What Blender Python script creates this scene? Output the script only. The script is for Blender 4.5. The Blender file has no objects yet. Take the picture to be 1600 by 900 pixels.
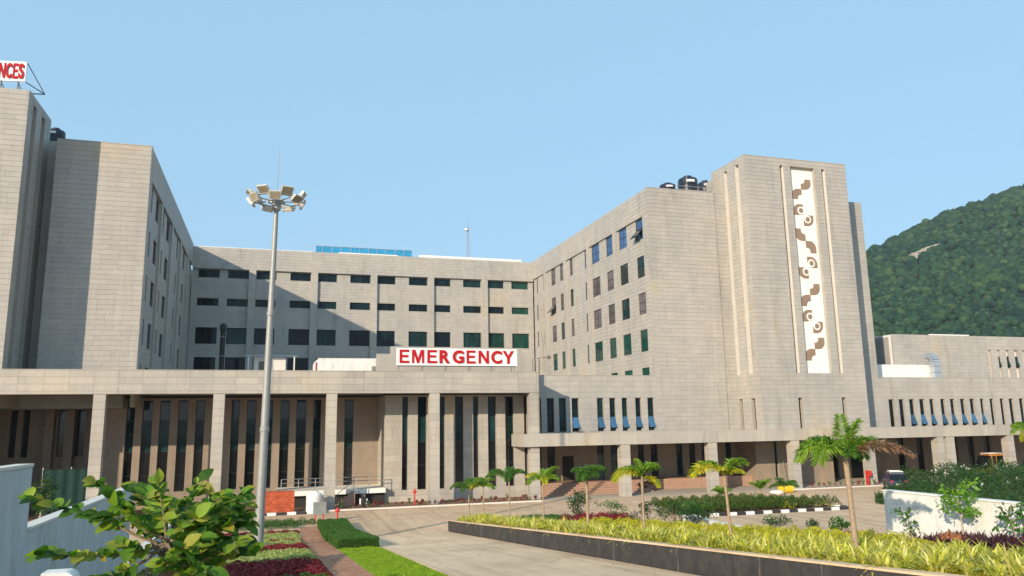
import bpy, math, random
import numpy as np
from math import radians, sin, cos, pi
from mathutils import Vector, Matrix
S = bpy.context.scene
COL = S.collection
random.seed(7); rng = np.random.default_rng(7)

# ---------------------------------------------------------------- camera, sky, sun, exposure
cam = bpy.data.cameras.new('camera'); camo = bpy.data.objects.new('camera', cam); COL.objects.link(camo)
cam.sensor_width = 36; cam.lens = 1202.065 / 1600 * 36; cam.clip_start = 0.1; cam.clip_end = 9000
yaw, pitch, roll = radians(17.1845), radians(10.2491), radians(-0.9585)
fw = Vector((sin(yaw)*cos(pitch), cos(yaw)*cos(pitch), sin(pitch)))
r0 = Vector((cos(yaw), -sin(yaw), 0)); up0 = r0.cross(fw)
rt = r0*cos(roll) + up0*sin(roll); upv = rt.cross(fw)
camo.matrix_world = Matrix(((rt.x, upv.x, -fw.x, 0), (rt.y, upv.y, -fw.y, 0), (rt.z, upv.z, -fw.z, 6.0), (0, 0, 0, 1)))
S.camera = camo
LD = Vector((1.085, 1.0, -0.508)).normalized()           # direction the sunlight travels
w = bpy.data.worlds.new('World'); S.world = w; w.use_nodes = True
nt = w.node_tree; bg = nt.nodes['Background']
sky = nt.nodes.new('ShaderNodeTexSky'); sky.sky_type = 'NISHITA'; sky.sun_disc = False
sky.sun_elevation = math.asin(-LD.z); sky.sun_rotation = math.atan2(-LD.x, -LD.y)
sky.air_density = 1.0; sky.dust_density = 0.8; sky.ozone_density = 2.4; sky.altitude = 0
hazemix = nt.nodes.new('ShaderNodeMix'); hazemix.data_type = 'RGBA'; hazemix.inputs[0].default_value = .8   # even haze veil over the clear sky
hazemix.inputs[7].default_value = (1.68, 2.90, 3.90, 1); nt.links.new(sky.outputs[0], hazemix.inputs[6]); nt.links.new(hazemix.outputs[2], bg.inputs[0]); bg.inputs[1].default_value = 0.145
sun = bpy.data.lights.new('sun', 'SUN'); suno = bpy.data.objects.new('sun', sun); COL.objects.link(suno)
sun.energy = 3.7; sun.angle = radians(0.6); sun.color = (1.0, 0.835, 0.63)
suno.rotation_euler = LD.to_track_quat('-Z', 'Y').to_euler()
S.view_settings.view_transform = 'Standard'; S.view_settings.look = 'None'
S.view_settings.gamma = 1.0; S.view_settings.exposure = 0.7

# ---------------------------------------------------------------- materials
MATS = {}
def newmat(name):
    m = bpy.data.materials.new(name); m.use_nodes = True; MATS[name] = m
    return m, m.node_tree, m.node_tree.nodes['Principled BSDF']
def N(t, k, **kw):
    n = t.nodes.new(k)
    for a, b in kw.items(): setattr(n, a, b)
    return n
def noise(t, scale, detail=5, rough=.6, vec=None, stretch=None):
    n = N(t, 'ShaderNodeTexNoise'); n.inputs['Scale'].default_value = scale
    n.inputs['Detail'].default_value = detail; n.inputs['Roughness'].default_value = rough
    g = N(t, 'ShaderNodeNewGeometry'); out = g.outputs['Position']
    if stretch:
        mp = N(t, 'ShaderNodeMapping'); mp.inputs['Scale'].default_value = stretch
        t.links.new(out, mp.inputs[0]); out = mp.outputs[0]
    t.links.new(out, n.inputs['Vector']); return n.outputs['Fac']
def ramp(t, fac, stops):
    r = N(t, 'ShaderNodeValToRGB'); e = r.color_ramp.elements
    while len(e) < len(stops): e.new(.5)
    for i, (p, c) in enumerate(stops): e[i].position = p; e[i].color = (*c, 1)
    t.links.new(fac, r.inputs[0]); return r.outputs[0]
def mix(t, mode, fac, a, b):
    m = N(t, 'ShaderNodeMix', data_type='RGBA', blend_type=mode)
    for i, v in ((0, fac), (6, a), (7, b)):
        if hasattr(v, 'links'): t.links.new(v, m.inputs[i])
        elif i == 0: m.inputs[0].default_value = v
        else: m.inputs[i].default_value = (*v, 1)
    return m.outputs[2]
def island(t, obj=True):
    g = N(t, 'ShaderNodeNewGeometry'); o = g.outputs['Random Per Island']
    if not obj: return o
    oi = N(t, 'ShaderNodeObjectInfo'); a = N(t, 'ShaderNodeMath', operation='ADD')
    t.links.new(o, a.inputs[0]); t.links.new(oi.outputs['Random'], a.inputs[1])
    f = N(t, 'ShaderNodeMath', operation='FRACT'); t.links.new(a.outputs[0], f.inputs[0]); return f.outputs[0]
def bump(t, b, fac, strength, dist=.02):
    n = N(t, 'ShaderNodeBump'); n.inputs['Strength'].default_value = strength; n.inputs['Distance'].default_value = dist
    t.links.new(fac, n.inputs['Height']); t.links.new(n.outputs[0], b.inputs['Normal'])
def solid(name, c, rough=.7, metal=0, var=0, scale=4, spec=None):
    m, t, b = newmat(name)
    b.inputs['Base Color'].default_value = (*c, 1); b.inputs['Roughness'].default_value = rough
    b.inputs['Metallic'].default_value = metal
    if spec is not None: b.inputs['Specular IOR Level'].default_value = spec
    if var:
        f = noise(t, scale, 6, .65)
        t.links.new(ramp(t, f, [(.25, tuple(x*(1-var) for x in c)), (.75, tuple(min(1, x*(1+var)) for x in c))]), b.inputs['Base Color'])
    return m
def stone(name, c, tile=.055, blot=.10, streak=.08):
    m, t, b = newmat(name)
    r = island(t)
    base = ramp(t, r, [(0, tuple(x*(1-tile) for x in c)), (.5, c), (1, (c[0]*(1+tile), c[1]*(1+tile*.8), c[2]*(1+tile*.55)))])
    sp = ramp(t, noise(t, 30, 4, .75), [(.32, (.72, .72, .72)), (.62, (1.12, 1.11, 1.1))])
    bl = ramp(t, noise(t, .22, 6, .6), [(.3, (1-blot, 1-blot, 1-blot*.9)), (.7, (1.08, 1.04, 1.0))])
    st = ramp(t, noise(t, 1.1, 5, .6, stretch=(1, 1, .12)), [(.3, (1-streak,)*3), (.65, (1.04,)*3)])
    yl = ramp(t, noise(t, .11, 5, .65), [(.60, (1, 1, 1)), (.72, (1.02, .93, .78))])
    dk = ramp(t, noise(t, .8, 8, .7, stretch=(1, 1, .16)), [(.28, (.76, .76, .76)), (.44, (1, 1, 1))])
    x = mix(t, 'MULTIPLY', 1, base, sp); x = mix(t, 'MULTIPLY', 1, x, yl); x = mix(t, 'MULTIPLY', 1, x, dk); x = mix(t, 'MULTIPLY', 1, x, bl); x = mix(t, 'MULTIPLY', 1, x, st)
    t.links.new(x, b.inputs['Base Color']); b.inputs['Roughness'].default_value = .62
    b.inputs['Specular IOR Level'].default_value = .35
    return m
stone('granite', (.43, .42, .395))
stone('granite_front', (.44, .42, .38), tile=.08)
stone('granite_core', (.42, .40, .36), tile=0)
stone('joint', (.33, .32, .29), tile=0)
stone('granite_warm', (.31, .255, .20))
solid('white_plaster', (.80, .79, .75), .8, var=.07, scale=1.5)
solid('cream_plaster', (.66, .63, .58), .8, var=.08, scale=1.5)
def walled(name, c):
    m, t, b = newmat(name)
    a = ramp(t, noise(t, 2.2, 7, .7, stretch=(1, 1, .25)), [(.3, tuple(x*.80 for x in c)), (.6, c), (.9, tuple(min(1, x*1.05) for x in c))])
    a = mix(t, 'MULTIPLY', 1, a, ramp(t, noise(t, 14, 6, .7), [(.35, (.88,)*3), (.6, (1.03,)*3)]))
    a = mix(t, 'MULTIPLY', 1, a, ramp(t, noise(t, .9, 8, .75, stretch=(1, 1, .3)), [(.30, (.72, .68, .60)), (.44, (1, 1, 1))]))
    t.links.new(a, b.inputs['Base Color']); b.inputs['Roughness'].default_value = .85
    bump(t, b, noise(t, 40, 5, .7), .25, .01); return m
walled('wall_white', (.80, .80, .77)); walled('wall_white_shaded', (.56, .60, .60))  # bluish grey mix is the white wall with its shade coloured in
solid('roof_grey', (.34, .33, .31), .9, var=.2, scale=.6)
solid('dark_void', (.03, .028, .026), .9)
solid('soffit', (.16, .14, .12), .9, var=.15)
def glass(name, c, c2, rough=.05, spec=.22):
    m, t, b = newmat(name)
    f = noise(t, .9, 3, .6, stretch=(1, 1, .6))
    x = ramp(t, f, [(.35, c), (.7, c2)])
    oi = N(t, 'ShaderNodeObjectInfo')
    v = ramp(t, oi.outputs['Random'], [(0, (.55,)*3), (1, (1.35,)*3)])
    t.links.new(mix(t, 'MULTIPLY', 1, x, v), b.inputs['Base Color'])
    b.inputs['Roughness'].default_value = rough; b.inputs['Specular IOR Level'].default_value = spec
    return m
glass('pane_navy', (.003, .008, .014), (.006, .02, .028))
glass('pane_teal', (.004, .018, .022), (.012, .045, .045))
glass('pane_green', (.008, .05, .042), (.018, .085, .065))
glass('pane_mauve', (.08, .07, .085), (.12, .10, .115), .2, .5)
glass('pane_sky_reflect', (.03, .075, .19), (.06, .13, .28), .1)  # reflected sky put into the base colour of the top row
glass('pane_sash_sky', (.03, .10, .20), (.045, .14, .27), .12, .8)  # tilted sashes: the blue of mirrored sky is in the base colour
glass('pane_pale', (.10, .16, .14), (.16, .22, .19), .15)
glass('pane_black', (.004, .005, .007), (.010, .012, .014), .08, .5)
solid('frame_dark', (.035, .04, .045), .45, .3)
solid('steel_grey', (.30, .31, .30), .5, .2, var=.12, scale=3)
solid('galv', (.36, .37, .36), .5, .6, var=.2, scale=2)
solid('paint_white', (.78, .78, .76), .5, var=.06)
solid('paint_black', (.03, .03, .032), .6, var=.3)
solid('paint_red', (.55, .035, .03), .4, var=.15)
solid('sign_red', (.45, .008, .015), .7, spec=.2)
solid('sign_white', (.84, .84, .84), .45)
solid('tank_black', (.012, .016, .035), .38, var=.2)
solid('blue_sheet', (.03, .30, .55), .45, var=.15, scale=2)
solid('tin_sheet', (.50, .56, .62), .4, .5, var=.1)
solid('mural_brown', (.27, .19, .14), .7, var=.12, scale=6)
solid('mural_edge', (.16, .11, .085), .7)
solid('mural_cream', (.84, .82, .77), .75, var=.05, scale=.5)
solid('soil', (.23, .13, .075), .95, var=.35, scale=5)
solid('red_soil', (.42, .15, .06), .95, var=.3, scale=7)
solid('bark', (.22, .16, .11), .9, var=.35, scale=18)
solid('bark_pale', (.40, .32, .24), .9, var=.25, scale=20)
solid('palm_bark', (.34, .25, .17), .9, var=.3, scale=14)
solid('lamp_glass', (.30, .27, .20), .25, var=.2, scale=6)
solid('lamp_housing', (.62, .60, .55), .5, .2)
solid('rubber', (.02, .02, .02), .8)
solid('car_blue', (.012, .035, .09), .25, .3)
solid('car_orange', (.70, .27, .04), .35, .1)
solid('car_white', (.75, .75, .74), .35)
solid('taillight', (.55, .03, .03), .2)
solid('chrome', (.6, .6, .6), .15, 1)
solid('green_cloth', (.003, .03, .026), .9, var=.3)
solid('yellow_paint', (.75, .52, .02), .5, var=.1)
solid('step_stone', (.40, .25, .18), .8, var=.18, scale=3)
solid('paving', (.50, .43, .34), .9, var=.14, scale=.8)
def concrete(name, c, s=.35):
    m, t, b = newmat(name)
    r = island(t)
    a = ramp(t, r, [(0, tuple(x*.93 for x in c)), (1, tuple(x*1.05 for x in c))])
    a = mix(t, 'MULTIPLY', 1, a, ramp(t, noise(t, s, 8, .62), [(.28, (.78, .76, .74)), (.5, (.98,)*3), (.75, (1.1, 1.08, 1.05))]))
    a = mix(t, 'MULTIPLY', 1, a, ramp(t, noise(t, s*3, 7, .7, stretch=(1.6, .25, 1)), [(.32, (.84, .83, .82)), (.55, (1.02,)*3)]))
    a = mix(t, 'MULTIPLY', 1, a, ramp(t, noise(t, 25, 4, .7), [(.3, (.9,)*3), (.6, (1.04,)*3)]))
    vo = N(t, 'ShaderNodeTexVoronoi', feature='DISTANCE_TO_EDGE'); vo.inputs['Scale'].default_value = .32
    g = N(t, 'ShaderNodeNewGeometry'); nn = N(t, 'ShaderNodeTexNoise'); nn.inputs['Scale'].default_value = .9; nn.inputs['Detail'].default_value = 6
    mv = N(t, 'ShaderNodeVectorMath', operation='MULTIPLY_ADD'); t.links.new(nn.outputs['Color'], mv.inputs[0]); mv.inputs[1].default_value = (1.6, 1.6, 0); t.links.new(g.outputs['Position'], mv.inputs[2])
    t.links.new(mv.outputs[0], vo.inputs['Vector'])
    a = mix(t, 'MULTIPLY', .5, a, ramp(t, vo.outputs['Distance'], [(.0, (.5, .48, .46)), (.012, (1, 1, 1))]))
    tr_ = N(t, 'ShaderNodeMapping'); tr_.inputs['Scale'].default_value = (2.6, .035, 1); g2_ = N(t, 'ShaderNodeNewGeometry'); t.links.new(g2_.outputs['Position'], tr_.inputs[0])
    n3 = N(t, 'ShaderNodeTexNoise'); n3.inputs['Scale'].default_value = 1; n3.inputs['Detail'].default_value = 3; t.links.new(tr_.outputs[0], n3.inputs['Vector'])
    a = mix(t, 'MULTIPLY', .8, a, ramp(t, n3.outputs['Fac'], [(.34, (.84, .83, .82)), (.5, (1, 1, 1))]))
    t.links.new(a, b.inputs['Base Color']); b.inputs['Roughness'].default_value = .88
    b.inputs['Specular IOR Level'].default_value = .25
    bump(t, b, noise(t, 30, 5, .7), .3, .01); return m
concrete('concrete_road', (.66, .47, .31)); concrete('concrete_pale', (.76, .56, .37))
def brickish(name, c, var=.3):
    m, t, b = newmat(name)
    a = ramp(t, island(t), [(0, tuple(x*(1-var) for x in c)), (.6, c), (1, (c[0]*1.2, c[1]*1.35, c[2]*1.4))])
    a = mix(t, 'MULTIPLY', 1, a, ramp(t, noise(t, 20, 5, .7), [(.3, (.8,)*3), (.65, (1.08,)*3)]))
    t.links.new(a, b.inputs['Base Color']); b.inputs['Roughness'].default_value = .92; return m
brickish('brick_red', (.50, .10, .04)); brickish('paver_orange', (.42, .20, .115), .22)
def wallgrime(name):
    m, t, b = newmat(name)
    a = ramp(t, noise(t, 3, 8, .7), [(.3, (.022, .021, .023)), (.5, (.040, .037, .037)), (.75, (.075, .067, .062))])
    st = ramp(t, noise(t, 5, 6, .65, stretch=(1, 1, .08)), [(.63, (0, 0, 0)), (.70, (.7,)*3)])
    a = mix(t, 'MIX', st, a, (.26, .23, .20))
    t.links.new(a, b.inputs['Base Color']); b.inputs['Roughness'].default_value = .85
    bump(t, b, noise(t, 25, 5, .7), .4, .015); return m
wallgrime('planter_dark')
def leafmat(name, cols, trans=.35, rough=.5, veins=False):
    m, t, b = newmat(name)
    out = t.nodes['Material Output']
    n = len(cols); a = ramp(t, island(t), [(i/(n-1), c) for i, c in enumerate(cols)])
    a = mix(t, 'MULTIPLY', 1, a, ramp(t, noise(t, 6, 3, .6), [(.3, (.75,)*3), (.7, (1.2,)*3)]))
    if veins:
        tc = N(t, 'ShaderNodeTexCoord'); wv = N(t, 'ShaderNodeTexWave'); wv.inputs['Scale'].default_value = 26
        wv.bands_direction = 'Y'; mp = N(t, 'ShaderNodeMapping'); mp.inputs['Scale'].default_value = (1, 1, 1)
        t.links.new(tc.outputs['Object'], mp.inputs[0]); t.links.new(mp.outputs[0], wv.inputs[0])
        a = mix(t, 'MULTIPLY', .5, a, ramp(t, wv.outputs['Fac'], [(.2, (.72,)*3), (.6, (1.15,)*3)]))
    t.links.new(a, b.inputs['Base Color']); b.inputs['Roughness'].default_value = rough
    b.inputs['Specular IOR Level'].default_value = .35
    tr = N(t, 'ShaderNodeBsdfTranslucent'); t.links.new(mix(t, 'MULTIPLY', 1, a, (1.5, 1.6, .7)), tr.inputs[0])
    ms = N(t, 'ShaderNodeMixShader'); ms.inputs[0].default_value = trans
    t.links.new(b.outputs[0], ms.inputs[1]); t.links.new(tr.outputs[0], ms.inputs[2]); t.links.new(ms.outputs[0], out.inputs[0]); return m
leafmat('leaf_big', [(.025, .075, .010), (.055, .145, .015), (.12, .26, .02), (.26, .36, .035), (.34, .30, .05)], .4, .6, veins=True)
leafmat('leaf_yellowing', [(.25, .26, .03), (.32, .25, .03)], .35)
leafmat('palm_green', [(.13, .25, .03), (.24, .40, .05), (.36, .46, .06)], .4)
leafmat('palm_dark', [(.06, .15, .03), (.11, .25, .04), (.18, .31, .05)], .4)
leafmat('palm_yellow', [(.32, .44, .05), (.54, .54, .05), (.74, .54, .04)], .4)
leafmat('palm_dead', [(.16, .09, .055), (.28, .16, .10), (.34, .22, .15)], .15)
leafmat('spider_leaf', [(.24, .28, .03), (.54, .52, .05), (.70, .64, .08), (.78, .72, .30), (.38, .42, .05), (.50, .38, .12)], .3)
leafmat('duranta', [(.30, .32, .02), (.52, .48, .025), (.62, .54, .04)], .3)
leafmat('lawn', [(.15, .27, .015), (.25, .40, .02), (.36, .48, .03)], .3)
leafmat('hedge_green', [(.03, .09, .015), (.06, .16, .02), (.09, .21, .03)], .3)
leafmat('cover_red', [(.13, .012, .018), (.26, .02, .03), (.36, .05, .06)], .25)
leafmat('cover_purple', [(.035, .014, .022), (.07, .025, .035), (.10, .03, .05)], .2)
leafmat('cover_pale', [(.20, .28, .06), (.40, .46, .14), (.56, .56, .26)], .25)
leafmat('shrub_dark', [(.014, .05, .012), (.03, .085, .018), (.055, .12, .02)], .25)
leafmat('shrub_mid', [(.03, .10, .02), (.06, .17, .025), (.11, .24, .04)], .3)
leafmat('shrub_bright', [(.09, .22, .02), (.16, .34, .03), (.22, .40, .05)], .35)
leafmat('flower_white', [(.5, .49, .47), (.62, .62, .6)], .3)
leafmat('mixed_bed', [(.03, .10, .02), (.06, .15, .02), (.10, .18, .02), (.16, .06, .03)], .3)
def forestmat():
    m, t, b = newmat('forest')
    a = ramp(t, island(t, False), [(0, (.009, .033, .023)), (.4, (.017, .050, .029)), (.8, (.03, .072, .032)), (1, (.055, .092, .038))])
    a = mix(t, 'MULTIPLY', 1, a, ramp(t, noise(t, .5, 6, .75), [(.32, (.45,)*3), (.62, (1.35,)*3)]))
    a = mix(t, 'MULTIPLY', 1, a, ramp(t, noise(t, .012, 4, .6), [(.3, (.7, .8, .9)), (.7, (1.2, 1.15, .95))]))
    t.links.new(a, b.inputs['Base Color']); b.inputs['Roughness'].default_value = .9
    b.inputs['Specular IOR Level'].default_value = .1
forestmat()
solid('rock', (.30, .28, .23), .9, var=.3, scale=.8)
solid('hill_soil', (.05, .075, .03), .95, var=.4, scale=.05)

# ---------------------------------------------------------------- mesh helpers
class MB:
    def __init__(s): s.v = []; s.f = []
    def quad(s, *p):
        n = len(s.v); s.v += [tuple(q) for q in p]; s.f.append(tuple(range(n, n+len(p)))); return s
    def box(s, x0, x1, y0, y1, z0, z1, top=None):
        n = len(s.v)
        s.v += [(x0,y0,z0),(x1,y0,z0),(x1,y1,z0),(x0,y1,z0),(x0,y0,z1),(x1,y0,z1),(x1,y1,z1),(x0,y1,z1)]
        s.f += [tuple(n+i for i in q) for q in ((3,2,1,0),(4,5,6,7),(0,1,5,4),(1,2,6,5),(2,3,7,6),(3,0,4,7))]; return s
    def obox(s, c, ax, ay, az):
        c, ax, ay, az = map(Vector, (c, ax, ay, az)); n = len(s.v)
        for k in ((-1,-1,-1),(1,-1,-1),(1,1,-1),(-1,1,-1),(-1,-1,1),(1,-1,1),(1,1,1),(-1,1,1)):
            s.v.append(tuple(c + ax*k[0] + ay*k[1] + az*k[2]))
        s.f += [tuple(n+i for i in q) for q in ((3,2,1,0),(4,5,6,7),(0,1,5,4),(1,2,6,5),(2,3,7,6),(3,0,4,7))]; return s
    def tube(s, pts, rad, n=8, cap=True):
        pts = [Vector(p) for p in pts]
        if not hasattr(rad, '__len__'): rad = [rad]*len(pts)
        base = len(s.v)
        for i, p in enumerate(pts):
            d = (pts[min(i+1, len(pts)-1)] - pts[max(i-1, 0)]).normalized()
            a = d.orthogonal().normalized() if i == 0 else (a - d*a.dot(d)).normalized()
            b = d.cross(a)
            for k in range(n):
                t = 2*pi*k/n; s.v.append(tuple(p + (a*cos(t) + b*sin(t))*rad[i]))
        for i in range(len(pts)-1):
            for k in range(n):
                q = base+i*n; s.f.append((q+k, q+(k+1) % n, q+n+(k+1) % n, q+n+k))
        if cap:
            s.f.append(tuple(base+k for k in reversed(range(n))))
            q = base+(len(pts)-1)*n; s.f.append(tuple(q+k for k in range(n)))
        return s
    def lathe(s, prof, c=(0, 0, 0), n=24):
        base = len(s.v)
        for r, z in prof:
            for k in range(n):
                t = 2*pi*k/n; s.v.append((c[0]+r*cos(t), c[1]+r*sin(t), c[2]+z))
        for i in range(len(prof)-1):
            for k in range(n):
                q = base+i*n; s.f.append((q+k, q+(k+1) % n, q+n+(k+1) % n, q+n+k))
        s.f.append(tuple(base+k for k in reversed(range(n)))); q = base+(len(prof)-1)*n
        s.f.append(tuple(q+k for k in range(n))); return s
    def prism(s, poly, fn, d0, d1):
        """poly 2D outline; fn(a,b,d)->3D; extruded from d0 to d1"""
        n = len(s.v); m = len(poly)
        s.v += [tuple(fn(a, b, d0)) for a, b in poly] + [tuple(fn(a, b, d1)) for a, b in poly]
        s.f.append(tuple(range(n, n+m))); s.f.append(tuple(reversed(range(n+m, n+2*m))))
        for i in range(m): j = (i+1) % m; s.f.append((n+i, n+m+i, n+m+j, n+j))
        return s
    def mesh(s, name, mat, smooth=False):
        me = bpy.data.meshes.new(name); me.from_pydata(s.v, [], s.f); me.materials.append(MATS[mat])
        if smooth:
            me.polygons.foreach_set('use_smooth', [True]*len(me.polygons)); me.set_sharp_from_angle(angle=radians(40))
        return me
    def build(s, name, mat, parent=None, smooth=False, **props):
        return link(name, s.mesh(name, mat, smooth), parent, **props)
def link(name, data, parent=None, loc=None, rot=None, **props):
    o = bpy.data.objects.new(name, data); COL.objects.link(o)
    if parent: o.parent = parent
    if loc is not None: o.location = loc
    if rot is not None: o.rotation_euler = rot
    for k, v in props.items(): o[k] = v
    return o
def root(name, loc, label, category, group=None, rz=0):
    o = link(name, None, None, loc, (0, 0, rz), label=label, category=category)
    o.empty_display_size = .3
    if group: o['group'] = group
    return o
def copy_tree(o, parent=None):
    c = o.copy(); COL.objects.link(c)
    if parent: c.parent = parent
    for ch in list(o.children): copy_tree(ch, c)
    return c
def npmesh(name, verts, faces, mat):
    """verts (n,3), faces (m,k) numpy with constant k"""
    me = bpy.data.meshes.new(name); n, (m, k) = len(verts), faces.shape
    me.vertices.add(n); me.vertices.foreach_set('co', verts.astype(np.float32).ravel())
    me.loops.add(m*k); me.loops.foreach_set('vertex_index', faces.astype(np.int32).ravel())
    me.polygons.add(m); me.polygons.foreach_set('loop_start', np.arange(0, m*k, k, dtype=np.int32))
    me.update(calc_edges=True); me.materials.append(MATS[mat]); return me

# ---------------------------------------------------------------- terrain
def gz(x, y):
    if -4.25 < x < 17.3 and y < 46: return .082*(46-max(y, -10))
    return 0.0
gx = [-4000, -300, -4.3, -4.2, 17.2, 17.35, 300, 4000]; gy = [-4000, -300, -10, 18, 46, 200, 900, 6000]
g = MB()
def gv(i, j):
    x, y = gx[i], gy[j]
    return .082*(46-max(y, -10)) if (3 <= i <= 4 and y < 46 and y > -200) else (0 if y >= -200 or not 3 <= i <= 4 else 0)
for i in range(len(gx)):
    for j in range(len(gy)): g.v.append((gx[i], gy[j], gv(i, j)))
nj = len(gy)
for i in range(len(gx)-1):
    for j in range(nj-1): g.f.append((i*nj+j, (i+1)*nj+j, (i+1)*nj+j+1, i*nj+j+1))
g.build('ground', 'soil', kind='structure')

def slabs(parent, x0, x1, y0, y1, sx, sy, fz, mat, gap=.02, th=.02, name='slab'):
    nx = max(1, round((x1-x0)/sx)); ny = max(1, round((y1-y0)/sy))
    for i in range(nx):
        for j in range(ny):
            a0 = x0+(x1-x0)*i/nx+gap/2; a1 = x0+(x1-x0)*(i+1)/nx-gap/2
            b0 = y0+(y1-y0)*j/ny+gap/2; b1 = y0+(y1-y0)*(j+1)/ny-gap/2
            m = MB(); zz = [fz(a0, b0), fz(a1, b0), fz(a1, b1), fz(a0, b1)]
            p = [(a0, b0), (a1, b0), (a1, b1), (a0, b1)]
            m.quad(*[(q[0], q[1], z+th) for q, z in zip(p, zz)])
            for k in range(4):
                l = (k+1) % 4
                m.quad((*p[k], zz[k]), (*p[l], zz[l]), (*p[l], zz[l]+th), (*p[k], zz[k]+th))
            m.build(name, mat, parent)
def sl(x, y): return .082*(46-y) if y < 46 else 0
# cross road (flat) and ramp road (slope)
cr = MB().quad((-60, 46.0, .008), (110, 46.0, .008), (110, 61.0, .008), (-60, 61.0, .008)).build('cross_road', 'paint_black', kind='structure')
slabs(cr, -48, 110, 46.05, 61.0, 7.9, 7.4, lambda x, y: .008, 'concrete_road')
cr2 = MB().quad((17.4, 20, .008), (110, 20, .008), (110, 45.96, .008), (17.4, 45.96, .008)).build('side_road', 'paint_black', kind='structure')
slabs(cr2, 17.4, 110, 20, 45.96, 9.2, 6.5, lambda x, y: .008, 'concrete_road')
ra = MB().quad((4.75, -8, sl(0, -8)+.008), (10.1, -8, sl(0, -8)+.008), (10.1, 46, .008), (4.75, 46, .008)).build('ramp_road', 'paint_black', kind='structure')
slabs(ra, 4.78, 10.1, -8, 45.93, 5.3, 6.0, lambda x, y: sl(x, y)+.008, 'concrete_pale', gap=.03)
# forecourt under the right canopy
MB().box(21.3, 110, 61.02, 70, 0, .035).build('forecourt', 'paving', kind='structure')
MB().box(-48, 3.9, 61.3, 70, 0, .03).build('forecourt_left', 'soil', kind='structure')

# ================================================================ HOSPITAL
H = root('hospital_building', (12.4, 66, 0), 'large beige stone clad hospital with tall wings round a courtyard and a colonnaded ground floor', 'building')
HM = H.matrix_world
def P(face, c):
    if face == 'F': return lambda s, t, d: (s-12.4, c+d-66, t)
    if face == 'R': return lambda s, t, d: (c-d-12.4, s-66, t)
    return lambda s, t, d: (c+d-12.4, s-66, t)
def hb(m): m.v = [(x-12.4, y-66, z) for x, y, z in m.v]; return m
PANELS = []
def subtract(r, h):
    a0, a1, b0, b1 = r; c0, c1, d0, d1 = h
    if c0 >= a1 or c1 <= a0 or d0 >= b1 or d1 <= b0: return [r]
    o = []
    if c0 > a0: o.append((a0, c0, b0, b1))
    if c1 < a1: o.append((c1, a1, b0, b1))
    m0, m1 = max(a0, c0), min(a1, c1)
    if d0 > b0: o.append((m0, m1, b0, d0))
    if d1 < b1: o.append((m0, m1, d1, b1))
    return o
def clad(face, c, a0, a1, b0, b1, holes=(), pw=.8, ph=.4, mat='granite', jit=True):
    fn = P(face, c); z = b1; row = 0
    while z > b0+.02:
        zb = max(b0, z-ph)
        if zb-b0 < .12: zb = b0
        x = a0 - (pw*random.choice((0, 0, .5)) if jit else 0)
        while x < a1-.02:
            xe = x+pw*(1 if not jit or random.random() > .12 else .5); r = (max(a0, x), min(a1, xe), zb, z)
            rs = [r]
            for h in holes: rs = [q for k in rs for q in subtract(k, h)]
            for q in rs:
                if q[1]-q[0] > .05 and q[3]-q[2] > .05:
                    p = fn((q[0]+q[1])/2, (q[2]+q[3])/2, 0); wx, wy, wz = p[0]+12.4, p[1]+66, p[2]-6
                    d2 = wx*wx+wy*wy+wz*wz
                    cs = abs(wy if face == 'F' else wx)/math.sqrt(d2)
                    seen = 1 if (face == 'F' and -.42 < wx/wy < 1.15 and not (wz < -1.5 and wy > 64)) else .3
                    PANELS.append(((q[1]-q[0])*(q[3]-q[2])*cs/d2*seen, face, c, q, mat))
            x = xe
        z = zb; row += 1
def panel_mesh(m, face, c, q, g=.010, th=.022):
    fn = P(face, c); a0, a1, b0, b1 = q[0]+g*.45, q[1]-g*.45, q[2]+g, q[3]-g
    th = th+random.uniform(-.004, .004)
    p = [(a0, b0), (a1, b0), (a1, b1), (a0, b1)]; n = len(m.v)
    m.v += [fn(a, b, 0) for a, b in p] + [fn(a, b, -th) for a, b in p]
    m.f += [(n+4, n+5, n+6, n+7)] + [(n+k, n+(k+1) % 4, n+4+(k+1) % 4, n+4+k) for k in range(4)]
def sheet(face, c, a0, a1, b0, b1, holes=(), depth=.3, mat='joint', label=None, name='wall'):
    fn = P(face, c); m = MB()
    S_ = sorted({a0, a1, *[h[0] for h in holes], *[h[1] for h in holes]}); T_ = sorted({b0, b1, *[h[2] for h in holes], *[h[3] for h in holes]})
    for i in range(len(S_)-1):
        for j in range(len(T_)-1):
            cs, ct = (S_[i]+S_[i+1])/2, (T_[j]+T_[j+1])/2
            if any(h[0] < cs < h[1] and h[2] < ct < h[3] for h in holes): continue
            m.quad(fn(S_[i], T_[j], 0), fn(S_[i+1], T_[j], 0), fn(S_[i+1], T_[j+1], 0), fn(S_[i], T_[j+1], 0))
    o = m.build(name, mat, H, **({'label': label} if label else {}))
    if holes:
        for h in holes:
            r = MB(); dd = h[4] if len(h) > 4 else depth
            q = [(h[0], h[2]), (h[1], h[2]), (h[1], h[3]), (h[0], h[3])]
            for k in range(4):
                a, b = q[k], q[(k+1) % 4]
                r.quad(fn(a[0], a[1], -.02), fn(b[0], b[1], -.02), fn(b[0], b[1], dd), fn(a[0], a[1], dd))
            r.build('reveal', 'granite_core', o)
    return o
def wall(face, c, a0, a1, b0, b1, holes=(), depth=.3, pw=.8, ph=.4, mat='granite', label=None, jit=True):
    o = sheet(face, c, a0, a1, b0, b1, holes, depth, label=label); clad(face, c, a0, a1, b0, b1, [h[:4] for h in holes], pw, ph, mat, jit); return o
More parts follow.
